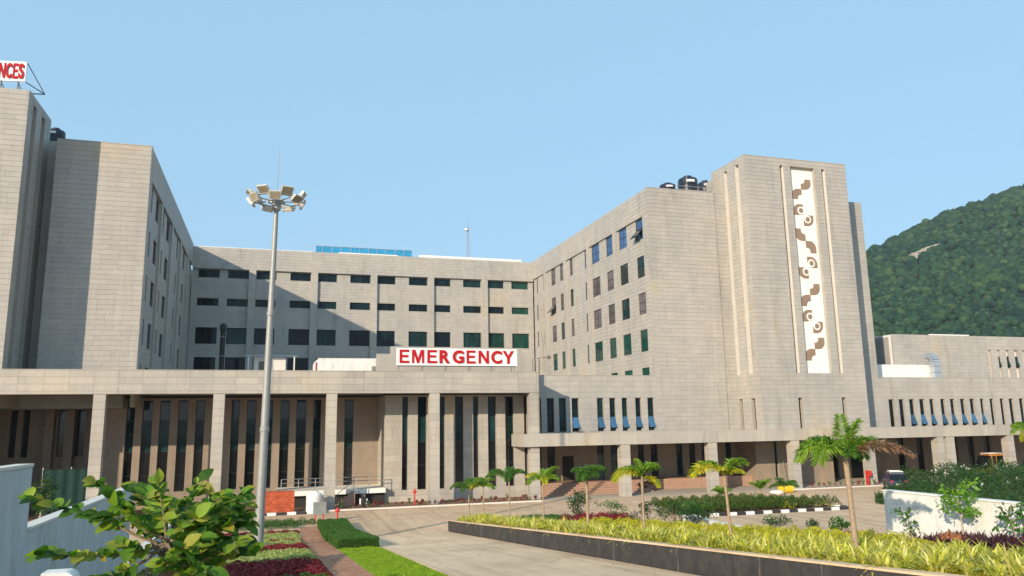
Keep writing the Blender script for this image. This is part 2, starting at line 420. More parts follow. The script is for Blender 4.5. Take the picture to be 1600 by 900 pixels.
def window(face, c, a0, a1, b0, b1, depth=.22, mh=(), mv=(), pane='pane_navy', sash=None, fr=.045, splits=()):
    fn = P(face, c); m = MB(); tv = 0
    def bar(x0, x1, z0, z1, d0=0, d1=.06):
        n = len(m.v)
        m.v += [fn(x, z, d) for d in (depth+d0, depth+d1) for x, z in ((x0, z0), (x1, z0), (x1, z1), (x0, z1))]
        m.f += [tuple(n+i for i in q) for q in ((3,2,1,0),(4,5,6,7),(0,1,5,4),(1,2,6,5),(2,3,7,6),(3,0,4,7))]
    bar(a0, a1, b0, b0+fr); bar(a0, a1, b1-fr, b1); bar(a0, a0+fr, b0+fr, b1-fr); bar(a1-fr, a1, b0+fr, b1-fr)
    for z in mh: bar(a0+fr, a1-fr, z-fr/2, z+fr/2, .003, .055)
    for x in mv: bar(x-fr/2, x+fr/2, b0+fr, b1-fr, .006, .05)
    o = m.build('window', 'frame_dark', H)
    cuts = [b0+fr*.5, *splits, b1-fr*.5]; mats = pane if isinstance(pane, (list, tuple)) else [pane]*(len(cuts)-1)
    for k in range(len(cuts)-1):
        t1, t2 = random.uniform(-.006, .006), random.uniform(-.006, .006); q = MB()
        dd = depth+.03
        q.quad(fn(a0+fr*.5, cuts[k], dd+t1), fn(a1-fr*.5, cuts[k], dd+t2), fn(a1-fr*.5, cuts[k+1], dd-t1), fn(a0+fr*.5, cuts[k+1], dd-t2))
        q.build('pane', mats[k], o)
    if sash:
        z0, z1, outd, pm = sash; q = MB(); t = .03
        A = [fn(a0+.03, z1, depth-.02), fn(a1-.03, z1, depth-.02), fn(a1-.03, z0+.08, depth-outd), fn(a0+.03, z0+.08, depth-outd)]
        B = [fn(a0+.03, z1-t, depth), fn(a1-.03, z1-t, depth), fn(a1-.03, z0+.08-t, depth-outd+t), fn(a0+.03, z0+.08-t, depth-outd+t)]
        q.quad(*A); q.quad(*B)
        for k in range(4): q.quad(A[k], A[(k+1) % 4], B[(k+1) % 4], B[k])
        q.build('open_sash', pm, o)
    return o
def mass(name, *boxes, mat='granite_core', label=None):
    m = MB()
    for b in boxes: m.box(*b)
    return hb(m).build(name, mat, H, **({'label': label} if label else {}))

FL = 10.35                                             # podium roof level
# ---- the back facade of the courtyard
YB = 101.6
BX = [(-9.58,-7.08),(-6.1,-3.59),(-2.67,-.25),(1.48,4.03),(4.98,7.36),(9.09,11.72),(12.61,15.04),(16.87,19.38),(20.27,22.58),(24.38,26.88),(27.86,30.19),(31.34,33.8)]
BZ = [(25.1, 26.12), (21.53, 22.47), (16.75, 18.8), (13.0, 15.1)]
holes = [(a, b, c_, d_) for a, b in BX for c_, d_ in BZ]
wall('F', YB, -10.3, 34.52, FL, 26.2, holes, label='recessed back wall of the courtyard')
for i, (a, b) in enumerate(BX):
    for j, (c_, d_) in enumerate(BZ):
        pm = 'pane_navy'
        if i in (1, 4, 7) and j == 2: pm = 'pane_teal'
        if i >= 9: pm = 'pane_teal' if random.random() < .5 else 'pane_navy'
        if i == 11 or (i == 10 and j == 2): pm = 'pane_green'
        mid = (a+b)/2 if j >= 2 else a+(b-a)*(.5)
        window('F', YB, a, b, c_, d_, mv=(mid,), pane=pm, sash=None)
for x in (-3.15, 4.5, 12.17, 19.83, 27.37):
    mass('pilaster', (x-.43, x+.43, 101.26, 101.58, FL, 26.2)); clad('F', 101.26, x-.43, x+.43, FL, 26.2, pw=.86)
mass('parapet_band', (-10.25, 34.5, 101.26, 102.2, 26.2, 28.95)); clad('F', 101.26, -10.3, 34.52, 26.2, 28.95)
mass('roof', (-10.3, 34.5, 101.9, 118, 26.5, 28.3), mat='roof_grey')
mass('roof_kerb', (-9.9, 4.3, 103, 103.3, 28.3, 29.4), (7.6, 15.5, 102.8, 103.1, 28.3, 29.42), (18.5, 33.3, 103, 103.3, 28.3, 29.66), mat='white_plaster', label='whitewashed roof kerb above the back wall')
# ---- wings' courtyard faces (right, x=34.52 facing left) and (left, x=-10.3 facing right)
WY = [(67.6, 69.1), (71.3, 73.1), (74.9, 76.5), (78.5, 80.6), (82.05, 82.8), (86.7, 87.6), (89.7, 91.1), (92.9, 94.4), (97.3, 97.75), (100.0, 100.4)]
WZ = [(24.34, 26.45), (20.5, 22.62), (16.8, 18.92), (13.1, 15.23), (9.45, 11.5)]
for face, xin, xout in (('L', 34.70, 34.52), ('R', -10.50, -10.3)):
    yend = 101.26
    hs = [(a-.05, b+.05, c_, d_) for a, b in WY for c_, d_ in WZ]
    wall(face, xin, 66.4, 101.6, 8.0, 26.5, hs, depth=.32, label='side wall of the wing facing the courtyard')
    for i, (a, b) in enumerate(WY):
        for j, (c_, d_) in enumerate(WZ):
            if face == 'L':
                pm = ['pane_sky_reflect', 'pane_mauve', 'pane_mauve', 'pane_green', 'pane_green'][j]
                if j == 0 and i > 4: pm = 'pane_mauve'
                if j in (1, 2) and random.random() < .3: pm = 'pane_teal'
                sh = None
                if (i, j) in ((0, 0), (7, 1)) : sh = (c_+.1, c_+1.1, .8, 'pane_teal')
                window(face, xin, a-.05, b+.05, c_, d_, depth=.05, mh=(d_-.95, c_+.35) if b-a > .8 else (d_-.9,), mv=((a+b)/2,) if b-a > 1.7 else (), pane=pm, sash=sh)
            else:
                window(face, xin, a-.05, b+.05, c_, d_, depth=.10, mh=(d_-.95,), pane='pane_navy')
    xa, xb = min(xin, xout)-(0 if face == 'L' else -.0), max(xin, xout)
    for y in (73.95, 81.5, 89.1, 96.6):
        if face == 'L': mass('pilaster', (34.52, 34.85, y-.42, y+.42, 8, 26.5))
        else: mass('pilaster', (-10.63, -10.3, y-.42, y+.42, 8, 26.5))
        clad(face, xout, y-.42, y+.42, 8, 26.5, pw=.84)
    if face == 'L': mass('pilaster', (34.53, 34.85, 66.05, 67.2, 8, 26.5)); mass('parapet_band', (34.54, 35.2, 66.02, 101.2, 26.5, 29.13))
    else: mass('pilaster', (-10.63, -10.31, 66.05, 67.2, 8, 26.5)); mass('parapet_band', (-11.0, -10.32, 66.02, 101.2, 26.5, 29.13))
    clad(face, xout, 66, 67.2, 8, 26.5, pw=.6); clad(face, xout, 66, 101.24, 26.5, 29.13)
# ---- wing front walls
wall('F', 66, -17.2, -10.3, FL, 29.13, label='windowless end wall of the left wing', pw=1.25)
slits = [(40.45-.0, 40.86, 5.42, 8.28), (41.94, 42.35, 5.42, 8.28)]
PW = [(22.52,22.95),(23.5,24.17),(24.66,25.34),(25.9,26.59),(28.4,29.03),(29.64,30.25),(30.88,31.46),(32.26,32.85),(33.52,34.18)]
ph_ = [(a, b, 5.5, 8.5) for a, b in PW]
wall('F', 66, 21.2, 34.52, 5.0, 10.54, ph_, depth=.35, ph=.5, pw=1.1, label='first floor wall over the right canopy')
for i, (a, b) in enumerate(PW):
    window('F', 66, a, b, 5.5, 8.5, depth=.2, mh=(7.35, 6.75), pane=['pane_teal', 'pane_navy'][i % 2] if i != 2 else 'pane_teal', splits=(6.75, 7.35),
           sash=(5.75, 6.78, .42, 'pane_sash_sky') if i >= 3 else None)
wall('F', 66, 34.52, 42.1, 5.0, 29.13, pw=1.25, label='windowless end wall of the right wing')
wall('F', 66, 55.2, 60.3, 10.4, 29.4, pw=1.25, label='narrow end wall right of the tower')
mass('wing_body', (35.6, 60.25, 68.3, 118, 8, 28.2), mat='roof_grey'); mass('wing_body', (-40, -11.5, 68.3, 118, 8, 28.2), mat='roof_grey')
mass('parapet_back', (34.55, 42.1, 66.03, 66.4, 28, 29.12), (55.2, 60.28, 66.03, 66.4, 28, 29.38), (59.9, 60.28, 66.4, 110, 28, 29.38), (-17.2, -10.35, 66.03, 66.4, 28, 29.12), (-40, -30.4, 66.03, 66.4, 10, 29.12))
# slots between the wings and the towers
wall('F', 66.1, 42.1, 43.2, 5.0, 29.5, pw=1.1, label='recessed strip beside the tower'); wall('F', 68, -18.3, -17.2, FL, 29.6, pw=1.1, label='recessed strip beside the tower')
mass('slot_side', (42.04, 42.1, 66.03, 66.1, 5, 29.1), (-17.2, -17.14, 66.03, 68, 10, 29.1))
mass('roof_block', (42.5, 43.2, 66.35, 68, 20, 30.88)); mass('roof_block', (-18.3, -17.2, 68.05, 69, 20, 29.58))
# ---- right tower
GR = [(47.22, 47.65, 10.6, 31.2, .55), (52.15, 52.59, 10.6, 31.2, .55), (48.45, 51.3, 10.6, 31.2, .4)]
SL = [(44.6, 44.62, 5.5, 5.52)]
GR2 = GR + [(47.22, 47.65, 5.42, 8.27), (52.15, 52.59, 5.42, 8.27)]
TT = 31.9
wall('F', 62.05, 43.2, 55.15, 5.4, TT, GR2, depth=.45, pw=1.25, label='front of the right tower')
m = MB(); fn = P('F', 62.05)
for h in GR[:2]: m.quad(fn(h[0], h[2], .5), fn(h[1], h[2], .5), fn(h[1], h[3], .5), fn(h[0], h[3], .5))
m.build('groove_back', 'granite', H)
m = MB()
for h in GR[:2]: m.quad(fn(h[0]+.005, h[2], -.028), fn(h[0]+.005, h[3], -.028), fn(h[0]+.005, h[3], .5), fn(h[0]+.005, h[2], .5)); m.quad(fn(h[1]-.005, h[2], -.028), fn(h[1]-.005, h[3], -.028), fn(h[1]-.005, h[3], .5), fn(h[1]-.005, h[2], .5))
m.build('sunlit_groove_cheek', 'cream_plaster', H, label='cheeks of the vertical grooves, sunlit paleness put into the colour')  # cream carries the sun-bright look of the cheeks
for a, b in ((47.22, 47.65), (52.15, 52.59)): window('F', 62.05, a, b, 5.42, 8.27, depth=.35, mh=(6.2, 7, 7.8), pane='pane_black')
LG = [(63.05, 63.65), (65.1, 65.65)]
hs = [(a, b, 10.6, 31.3, .5) for a, b in LG] + [(a, b, 5.42, 8.28) for a, b in LG]
wall('L', 43.2, 62.05, 68, 5.4, TT, hs, depth=.4, label='left side of the right tower')
m = MB(); fn = P('L', 43.2)
for a, b in LG: m.quad(fn(a, 10.6, .5), fn(b, 10.6, .5), fn(b, 31.3, .5), fn(a, 31.3, .5))
m.build('groove_back', 'granite', H); m = MB()
for a, b in LG: m.quad(fn(b-.006, 10.6, -.028), fn(b-.006, 31.3, -.028), fn(b-.006, 31.3, .5), fn(b-.006, 10.6, .5))
m.build('sunlit_groove_cheek', 'cream_plaster', H)  # far cheeks only, their sunlit brightness given as cream
for a, b in LG: window('L', 43.2, a, b, 5.42, 8.28, depth=.3, mh=(6.2, 7, 7.8), pane='pane_mauve')
sheet('R', 55.15, 62.05, 66, 5.4, TT, label='right side of the right tower'); clad('R', 55.15, 62.05, 66, 5.4, TT)
mass('tower_top', (43.22, 55.13, 62.07, 68, TT-.25, TT-.02)); mass('tower_body', (43.8, 55.1, 66.5, 68, 5.4, TT-.3)); mass('tower_body', (43.75, 55.1, 62.7, 66.4, 8.6, TT-.3))
mass('coping', (43.17, 55.18, 62.0, 62.45, TT+.0, TT+.07), (43.17, 43.6, 62.45, 68, TT, TT+.07), (34.5, 42.1, 65.96, 66.4, 29.135, 29.2), (-17.2, -10.28, 65.96, 66.4, 29.135, 29.2), mat='granite_core')
# mural of seven raised motifs in the white niche
MU = MB(); fn = P('F', 62.05)
MU.quad(fn(48.45, 10.6, .38), fn(51.3, 10.6, .38), fn(51.3, 31.2, .38), fn(48.45, 31.2, .38))
mural = MU.build('mural_panel', 'mural_cream', H, label='tall white niche with brown curl motifs')
def arc(cx, cz, r, a0, a1, n=8): return [(cx+r*cos(radians(a0+(a1-a0)*i/n)), cz+r*sin(radians(a0+(a1-a0)*i/n))) for i in range(n+1)]
def curl(x0, z0, w_, h_, fx, fz):
    """square whose one corner is rounded and whose opposite corner is bitten away"""
    p = [(0, 0), (.40, 0)] + arc(0.40, .62, .62, -90, 0)[1:] + [(1.02, 1.0), (.42, 1.0), (.42, .80)] + arc(.20, .62, .27, 40, -60, 6)[0:0] + [(.34, .66), (.2, .56), (0, .56)]
    if not fx: p = [(1-a, b) for a, b in p]
    if not fz: p = [(a, 1-b) for a, b in p]
    q = [(x0+a*w_, z0+b*h_) for a, b in p]
    return q if (fx == fz) else q[::-1]
def eye(x0, z0, w_, h_, fx, fz):
    p = [(0, 0), (.35, 0)] + arc(.35, .65, .65, -90, 0)[1:] + [(1.0, 1.0), (.5, 1.0), (.22, .8), (0, .5)]
    if not fx: p = [(1-a, b) for a, b in p]
    if not fz: p = [(a, 1-b) for a, b in p]
    q = [(x0+a*w_, z0+b*h_) for a, b in p]
    return q if (fx == fz) else q[::-1]
MO = [(27.99, 30.08, 'c', 1), (25.25, 27.45, 'e', 0), (22.49, 24.92, 'c', 0), (19.9, 22.1, 'e', 1), (17.15, 19.38, 'c', 1), (14.51, 16.77, 'e', 0), (11.85, 14.07, 'c', 1)]
for z0, z1, kind, rise in MO:
    hh = (z1-z0)/2; xl, xm, xr = 48.72, 49.88, 51.0
    for k in range(2):
        zz = z0 + hh*k
        right = (k == 1) == bool(rise)
        x0 = xm-.02 if right else xl
        g_ = MB()
        if kind == 'c':
            # upper piece: rounded lower outer corner; lower piece: rounded upper outer corner
            poly = curl(x0, zz, 1.14, hh, right, k == 1)
            g_.prism(poly, fn, .38, .33); mo = g_.build('motif', 'mural_brown', mural)
        else:
            poly = eye(x0, zz, 1.14, hh, right, False) if k == 1 else eye(x0, zz, 1.14, hh, right, True)
            if k == 1: poly = eye(x0, zz, 1.14, hh, not right, False) if False else poly
            g_.prism(poly, fn, .38, .33); mo = g_.build('motif', 'mural_brown', mural)
            cx = x0+(.38 if right else .76)*1.14; cz = zz+(.40 if k == 1 else .60)*hh
            ri = MB().prism(arc(cx, cz, .40, 0, 360, 20)[:-1], fn, .33, .31); ri.build('motif_ring', 'mural_cream', mural)
            ri = MB().prism(arc(cx, cz, .25, 0, 360, 20)[:-1], fn, .311, .29); ri.build('motif_disc', 'mural_brown', mural)
# ---- left tower
LT = 31.4
hs = [(-27.7, -27.25, 10.6, 30.8, .5), (-22.8, -22.35, 10.6, 30.8, .5)]
wall('F', 62.12, -30.3, -18.3, 10.54, LT, hs, depth=.5, pw=1.25, label='front of the left tower')
LGG = [(63.2, 64.1), (65.5, 66.4)]
wall('R', -18.3, 62.12, 68, 10.54, LT, [(a, b, 10.6, 30.75, .45) for a, b in LGG], depth=.45, label='right side of the left tower')
m = MB(); fn = P('R', -18.3)
for a, b in LGG: m.quad(fn(a, 10.6, .45), fn(b, 10.6, .45), fn(b, 30.75, .45), fn(a, 30.75, .45))
fn = P('F', 62.12)
for h in hs: m.quad(fn(h[0], 10.6, .5), fn(h[1], 10.6, .5), fn(h[1], 30.8, .5), fn(h[0], 30.8, .5))
m.build('groove_back', 'granite_core', H)
mass('tower_top', (-30.28, -18.32, 62.15, 68, LT-.25, LT-.02)); mass('tower_body', (-30.2, -18.9, 62.7, 68, 8.0, LT-.3))
# ---- front canopy (left half): fascia, slab, columns
wall('F', 62.0, -46, 21.4, 8.83, 10.54, ph=.5, pw=1.6, mat='granite_front', label='deep stone fascia of the front canopy', jit=False)
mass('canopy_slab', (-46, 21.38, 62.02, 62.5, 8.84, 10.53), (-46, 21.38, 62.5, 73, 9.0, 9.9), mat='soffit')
mass('soffit_edge', (-46, 21.37, 62.02, 62.4, 8.81, 8.835), mat='granite_core')
wall('R', 21.4, 62.0, 66, 5.0, 10.54, ph=.5, mat='granite_front')
mass('podium_roof', (-46, 21.3, 70, 102, 9.9, 10.3), (21.35, 110, 66.3, 80, 9.9, 10.3), (21.35, 34.9, 80, 102, 9.9, 10.3), mat='roof_grey')
mass('coping', (-46, 21.42, 61.96, 62.3, 10.545, 10.6), (21.42, 34.5, 65.96, 66.3, 10.545, 10.6), (55.2, 100, 65.96, 66.3, 10.45, 10.5), mat='granite_core')
def column(x0, x1, y0, y1, z1, z0=0):
    m = MB()
    n = max(1, round((z1-z0)/.54))
    m.box(x0+.02, x1-.02, y0+.02, y1-.02, z0, z1)
    o = hb(m).build('column', 'joint', H)
    k = MB()
    for i in range(n):
        a, b = z0+(z1-z0)*i/n+.012, z0+(z1-z0)*(i+1)/n-.012
        j = random.uniform(0, .004); k.box(x0-j, x1+j, y0-j, y1+j, a, b)
    hb(k).build('column_cladding', 'granite_front', o)
    return o
for x in (-36.6, -28.5, -20.3, -11.97, -3.92, 4.33, 12.47): column(x-.4, x+.4, 62.0, 62.8, 8.82)
column(20.58, 21.35, 62.0, 62.8, 8.82)
column(19.0, 19.9, 63.2, 64.0, 0.01) if False else None
# beam stub that wraps round the end of the lower canopy
mass('beam_stub', (19.9, 20.57, 62.3, 65.25, 4.36, 5.4), (19.9, 21.3, 61.72, 61.98, 4.36, 5.4), mat='granite_front')
# ---- walls behind the front canopy
A = [(10.37,10.84),(11.68,12.42),(13.56,14.0),(14.9,15.61),(16.49,16.95),(17.81,18.53),(19.38,20.14),(21.1,21.36)]
wall('F', 65.3, 8.95, 21.38, 0, 8.82, [(a, b, 1.03, 8.66) for a, b in A], depth=.3, ph=.55, pw=1.2, mat='granite_front', label='wall with slot windows behind the canopy')
for i, (a, b) in enumerate(A):
    window('F', 65.3, a, b, 1.03, 8.66, depth=.22, mh=(6.9, 4.9, 3.0), splits=(4.9, 6.9), pane=['pane_black', 'pane_teal', 'pane_navy'])
wall('L', 8.95, 65.3, 69.6, 0, 8.82, ph=.55, mat='granite_front')
B = [(-11.37,-10.76),(-10.19,-9.42),(-8.89,-8.11),(-7.5,-6.74),(-6.15,-5.45),(-3.36,-2.72),(-2.13,-1.38),(-.81,-.03),(.6,1.34),(1.92,2.73),(3.32,3.97),(5.99,6.74)]
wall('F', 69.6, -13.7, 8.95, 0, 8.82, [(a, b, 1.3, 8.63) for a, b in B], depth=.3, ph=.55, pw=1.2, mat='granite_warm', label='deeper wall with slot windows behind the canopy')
for i, (a, b) in enumerate(B):
    window('F', 69.6, a, b, 1.3, 8.63, depth=.22, mh=(7.0, 5.9, 4.5, 2.6), splits=(4.5, 7.0), pane=['pane_black', 'pane_teal', 'pane_black'])
B2 = [(-20.41,-19.9),(-19.5,-19.0),(-16.92,-16.25),(-15.61,-14.93),(-28,-27.3),(-26.5,-25.8),(-25,-24.3)]
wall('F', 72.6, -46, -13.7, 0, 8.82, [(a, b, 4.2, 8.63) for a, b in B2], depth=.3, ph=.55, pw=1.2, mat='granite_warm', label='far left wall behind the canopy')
for a, b in B2: window('F', 72.6, a, b, 4.2, 8.63, depth=.22, mh=(7.0,), pane='pane_black')
for x in (-17.4, -15.9, -14.4): mass('fin', (x-.32, x+.32, 71.8, 72.55, 0.0, 8.8), mat='granite_warm')
mass('side_wall', (-13.75, -13.7, 69.9, 72.6, 0, 8.8), mat='granite_warm'); mass('sun_block_wall', (-21.6, -21.2, 62.9, 72.55, 0, 8.8), mat='granite_warm')  # second wall is unseen, added to keep sun off the far left bay
# terrace, steps and railing left of the slot-window wall
mass('terrace', (.5, 8.93, 64.5, 69.5, .95, 1.32), mat='white_plaster', label='white terrace slab behind the columns')
mass('terrace_gap_shade', (.5, 8.9, 64.9, 69.5, 0, .95), mat='dark_void')  # near-black block paints the shade of the open gap below the slab
st = MB()
for i in range(6): st.box(4.95+i*.24, 6.4, 63.5, 64.45, i*.2, (i+1)*.2-.002)
hb(st).build('steps', 'step_stone', H)
rl = MB()
for x in (.8, 2.1, 3.4, 5.0, 6.4, 7.6, 8.8): rl.tube([(x, 64.6, 1.32), (x, 64.6, 2.25)], .03, 6)
for z in (2.25, 1.95): rl.tube([(.8, 64.6, z), (8.85, 64.6, z)], .028, 6)
rl.tube([(4.95, 63.5, 1.0), (6.5, 63.5, 2.2)], .028, 6); rl.tube([(4.95, 63.5, .1), (4.95, 63.5, 1.0)], .028, 6); rl.tube([(6.5, 63.5, 1.2), (6.5, 63.5, 2.2)], .028, 6)
hb(rl).build('railing', 'galv', H)
# ---- lower canopy on the right: band, columns, walls below
wall('F', 61.7, 20.6, 100, 4.36, 5.4, ph=1.04, pw=1.6, mat='granite_front', label='stone band of the lower canopy', jit=False)
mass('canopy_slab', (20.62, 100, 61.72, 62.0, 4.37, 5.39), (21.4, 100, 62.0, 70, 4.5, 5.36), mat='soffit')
mass('coping', (20.6, 100, 61.68, 62.0, 5.395, 5.43), mat='granite_core')
for x0, x1 in ((28.65, 29.5), (37.2, 38.02), (45.85, 46.7), (54.3, 55.15), (62.75, 63.55), (63.95, 64.9), (71.8, 72.6), (80.2, 81.0), (88.6, 89.4)): column(x0, x1, 61.74, 62.54, 4.355)
D = [(23.69,24.13),(24.71,25.47),(29.77,30.5),(31.17,31.97),(34.08,34.76),(35.45,36.22),(38.25,38.96),(39.67,40.39),(41.03,41.61),(43.8,44.54)]
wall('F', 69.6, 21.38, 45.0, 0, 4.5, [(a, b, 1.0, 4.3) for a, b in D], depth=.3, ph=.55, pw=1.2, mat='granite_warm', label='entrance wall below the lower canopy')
for i, (a, b) in enumerate(D): window('F', 69.6, a, b, 1.0, 4.3, depth=.22, mh=(3.3, 2.5), splits=(3.3,), pane=['pane_pale' if i in (2, 3) else 'pane_teal', 'pane_black'])
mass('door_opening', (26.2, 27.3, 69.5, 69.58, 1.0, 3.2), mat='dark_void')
wall('F', 66.2, 45.0, 53.9, 0, 4.5, [(47.1, 47.5, .6, 4.2)], ph=.55, pw=1.2, mat='granite_warm', label='plain wall below the tower')
window('F', 66.2, 47.1, 47.5, .6, 4.2, pane='pane_black'); wall('R', 53.9, 66.2, 70, 0, 4.5, ph=.55, mat='granite_warm'); wall('L', 45.0, 66.2, 69.6, 0, 4.5, ph=.55, mat='granite_warm')
st = MB()
for i in range(6): st.box(21.6, 33.2, 65.0+i*.4, 69.5, .036 if i == 0 else i*.16, (i+1)*.16-.002)
hb(st).build('entrance_steps', 'step_stone', H)
mass('platform', (33.3, 45, 67.2, 69.5, .036, .96), mat='step_stone')
wall('F', 70.4, 55, 100, 0, 4.5, [(56.2, 58.0, .05, 3.2), (66.0, 67.0, .1, 4.3), (68.6, 69.6, .1, 4.3), (71.0, 72.0, .1, 4.3), (73.4, 74.4, .1, 4.3), (75.8, 76.8, .1, 4.3), (78.2, 79.2, .1, 4.3), (59.6, 61.8, .05, 3.0)], ph=.55, pw=1.2, mat='granite_warm', label='carport wall below the right podium')
for q in [(56.2, 58.0, .05, 3.2), (66.0, 67.0, .1, 4.3), (68.6, 69.6, .1, 4.3), (71.0, 72.0, .1, 4.3), (73.4, 74.4, .1, 4.3), (75.8, 76.8, .1, 4.3), (78.2, 79.2, .1, 4.3), (59.6, 61.8, .05, 3.0)]:
    window('F', 70.4, *q, mh=(2.4,) if q[3] > 4 else (), pane='pane_black')
# ---- right podium and the block behind it
AN = [(61.29,61.95),(62.61,63.27),(63.94,64.61),(65.28,65.96),(66.63,67.23),(68.09,68.69),(69.39,70.0),(70.78,71.4),(72.1,72.72),(73.53,74.06),(74.87,75.42),(76.32,76.88),(77.6,78.25),(79.08,79.73),(80.5,81.1),(81.9,82.5),(83.3,83.9)]
wall('F', 66, 55.2, 100, 5.0, 10.44, [(a, b, 5.28, 8.2) for a, b in AN], depth=.35, ph=.5, pw=1.1, label='first floor wall of the right podium')
for i, (a, b) in enumerate(AN):
    window('F', 66, a, b, 5.28, 8.2, depth=.2, mh=(7.1, 6.5), pane='pane_navy', splits=(6.5,), sash=(5.55, 6.6, .42, 'pane_sash_sky') if 2 <= i <= 9 else None)
UP = [(82.45,82.85),(83.85,84.26),(85.17,85.68),(86.5,87.11),(87.84,88.25)]
hs = [(a, b, 10.76, 14.24, .3) for a, b in UP]
wall('F', 72, 68.2, 105, 10.3, 15.9, hs, depth=.3, label='set back upper block on the right')
m = MB(); fn = P('F', 72)
for h in hs: m.quad(fn(h[0], h[2], .28), fn(h[1], h[2], .28), fn(h[1], h[3], .28), fn(h[0], h[3], .28))
m.build('groove_back', 'cream_plaster', H)
for a, b in UP[1:4]: window('F', 72, a, b, 12.1, 13.5, depth=.14, pane='pane_black', sash=(12.2, 13.0, .25, 'pane_teal'))
mass('upper_block', (68.1, 105, 72.4, 100, 10.3, 15.6), mat='roof_grey')
mass('roof_parapet', (69.6, 72.5, 76, 76.3, 15.6, 16.15), (76, 82, 74, 74.3, 15.6, 16.3), mat='white_plaster', label='white roof kerbs on the right block')
sd = P('L', 68.15); m = MB(); m.quad(sd(72, 10.3, 0), sd(100, 10.3, 0), sd(100, 15.85, 0), sd(72, 15.85, 0)); m.build('side_wall', 'wall_white', H, label='white painted side wall')
mass('roof_room', (61.0, 72.2, 69.5, 71.6, 10.3, 12.14), mat='white_plaster', label='low white room on the podium roof')

# ---- build the stone panels: the 300 largest seen as parts, the rest as one joined part
PANELS.sort(key=lambda p: -p[0])
cache = {}
for _, face, c, q, mat in PANELS[:300]:
    key = (face, round(q[1]-q[0], 3), round(q[3]-q[2], 3), mat); f0 = P(face, 0)
    if key not in cache:
        m = MB(); hw, hh = (q[1]-q[0])/2, (q[3]-q[2])/2
        a0, a1, b0, b1 = -hw+.006, hw-.006, -hh+.010, hh-.010; p = [(a0, b0), (a1, b0), (a1, b1), (a0, b1)]
        F = {'F': lambda s, t, d: (s, d, t), 'R': lambda s, t, d: (-d, s, t), 'L': lambda s, t, d: (d, s, t)}[face]
        m.v = [F(a, b, 0) for a, b in p]+[F(a, b, -.022) for a, b in p]
        m.f = [(4, 5, 6, 7)]+[(k, (k+1) % 4, 4+(k+1) % 4, 4+k) for k in range(4)]
        cache[key] = m.mesh('stone_panel', mat)
    link('stone_panel', cache[key], H, loc=P(face, c)((q[0]+q[1])/2, (q[2]+q[3])/2, 0))
rest = {}
for _, face, c, q, mat in PANELS[300:]: panel_mesh(rest.setdefault(mat, MB()), face, c, q)
for mat, m in rest.items(): m.build('stone_cladding', mat, H, kind='stuff')

# ================================================================ things on the roofs
def textmesh(ch, bold=.02, depth=.06):
    cu = bpy.data.curves.new('t', 'FONT'); cu.body = ch; cu.size = 1; cu.offset = bold; cu.extrude = depth/2
    o = bpy.data.objects.new('t', cu); COL.objects.link(o)
    dg = bpy.context.evaluated_depsgraph_get(); me = bpy.data.meshes.new_from_object(o.evaluated_get(dg)); bpy.data.objects.remove(o)
    v = np.array([tuple(x.co) for x in me.vertices]); lo, hi = v.min(0), v.max(0)
    for x in me.vertices: x.co = ((x.co.x-lo[0])/(hi[0]-lo[0]), (x.co.z)/1.0, (x.co.y-lo[1])/(hi[1]-lo[1]))
    return me
GLY = {'M': [(0,0),(0,1),(.27,1),(.5,.35),(.73,1),(1,1),(1,0),(.83,0),(.83,.72),(.58,0),(.42,0),(.17,.72),(.17,0)], 'N': [(0,0),(0,1),(.24,1),(.78,.33),(.78,1),(1,1),(1,0),(.76,0),(.22,.67),(.22,0)], 'E': [(0,0),(0,1),(.97,1),(.97,.83),(.24,.83),(.24,.60),(.9,.60),(.9,.43),(.24,.43),(.24,.17),(1,.17),(1,0)], 'Y': [(.39,0),(.39,.42),(0,1),(.26,1),(.5,.61),(.74,1),(1,1),(.61,.42),(.61,0)]}
def letters(parent, items, z0, z1, y, mat, ox, oy, oz, depth=.06):
    for ch, x0, x1 in items:
        if ch in GLY:
            me = MB().prism(GLY[ch], lambda a, b, d: (a, d, b), 0, 1).mesh('letter', mat)
        else: me = textmesh(ch, .035, 1.0)
        me.materials.clear(); me.materials.append(MATS[mat]); me.name = 'letter'
        for v in me.vertices: v.co = (v.co.x*(x1-x0), v.co.y*depth, v.co.z*(z1-z0))
        link('letter', me, parent, loc=(x0-ox, y-oy, z0-oz))
sg = root('emergency_sign', (14.6, 62.7, 10.54), 'white rooftop signboard reading EMERGENCY in red capitals', 'sign')
MB().box(-5.16, 5.12, -.02, .12, .57, 1.99).build('board', 'sign_white', sg)
L_ = MB()
for x in (-4.9, -2.9, -.9, 1.1, 3.1, 4.9): L_.box(x-.03, x+.03, .14, .2, 0, 1.9); L_.tube([(x, .17, 1.7), (x, 1.1, 0.0)], .025, 5)
L_.box(-5.1, 5.1, .13, .17, .5, .56); L_.build('support_frame', 'steel_grey', sg)
letters(sg, list(zip('EMERGENCY', *zip(*[(9.68,10.47),(10.7,11.69),(11.97,12.78),(12.98,13.86),(14.1,15.06),(15.3,16.07),(16.33,17.22),(17.43,18.36),(18.44,19.45)]))), 11.30, 12.39, 62.62, 'sign_red', 14.6, 62.7, 10.54)
sg = root('roof_sign', (-21, 64, 31.4), 'white signboard ending in ENCES in red on the left tower roof', 'sign', rz=radians(-8))
MB().box(-4.4, 1.84, 0, .12, 1.35, 2.95).build('board', 'sign_white', sg)
f = MB()
for x in (-3.5, -1.6, .1, 1.3):
    f.box(x-.04, x+.04, .14, .22, -.02, 2.6); f.tube([(x, .2, 1.3), (x, 1.0, .8)], .03, 5)
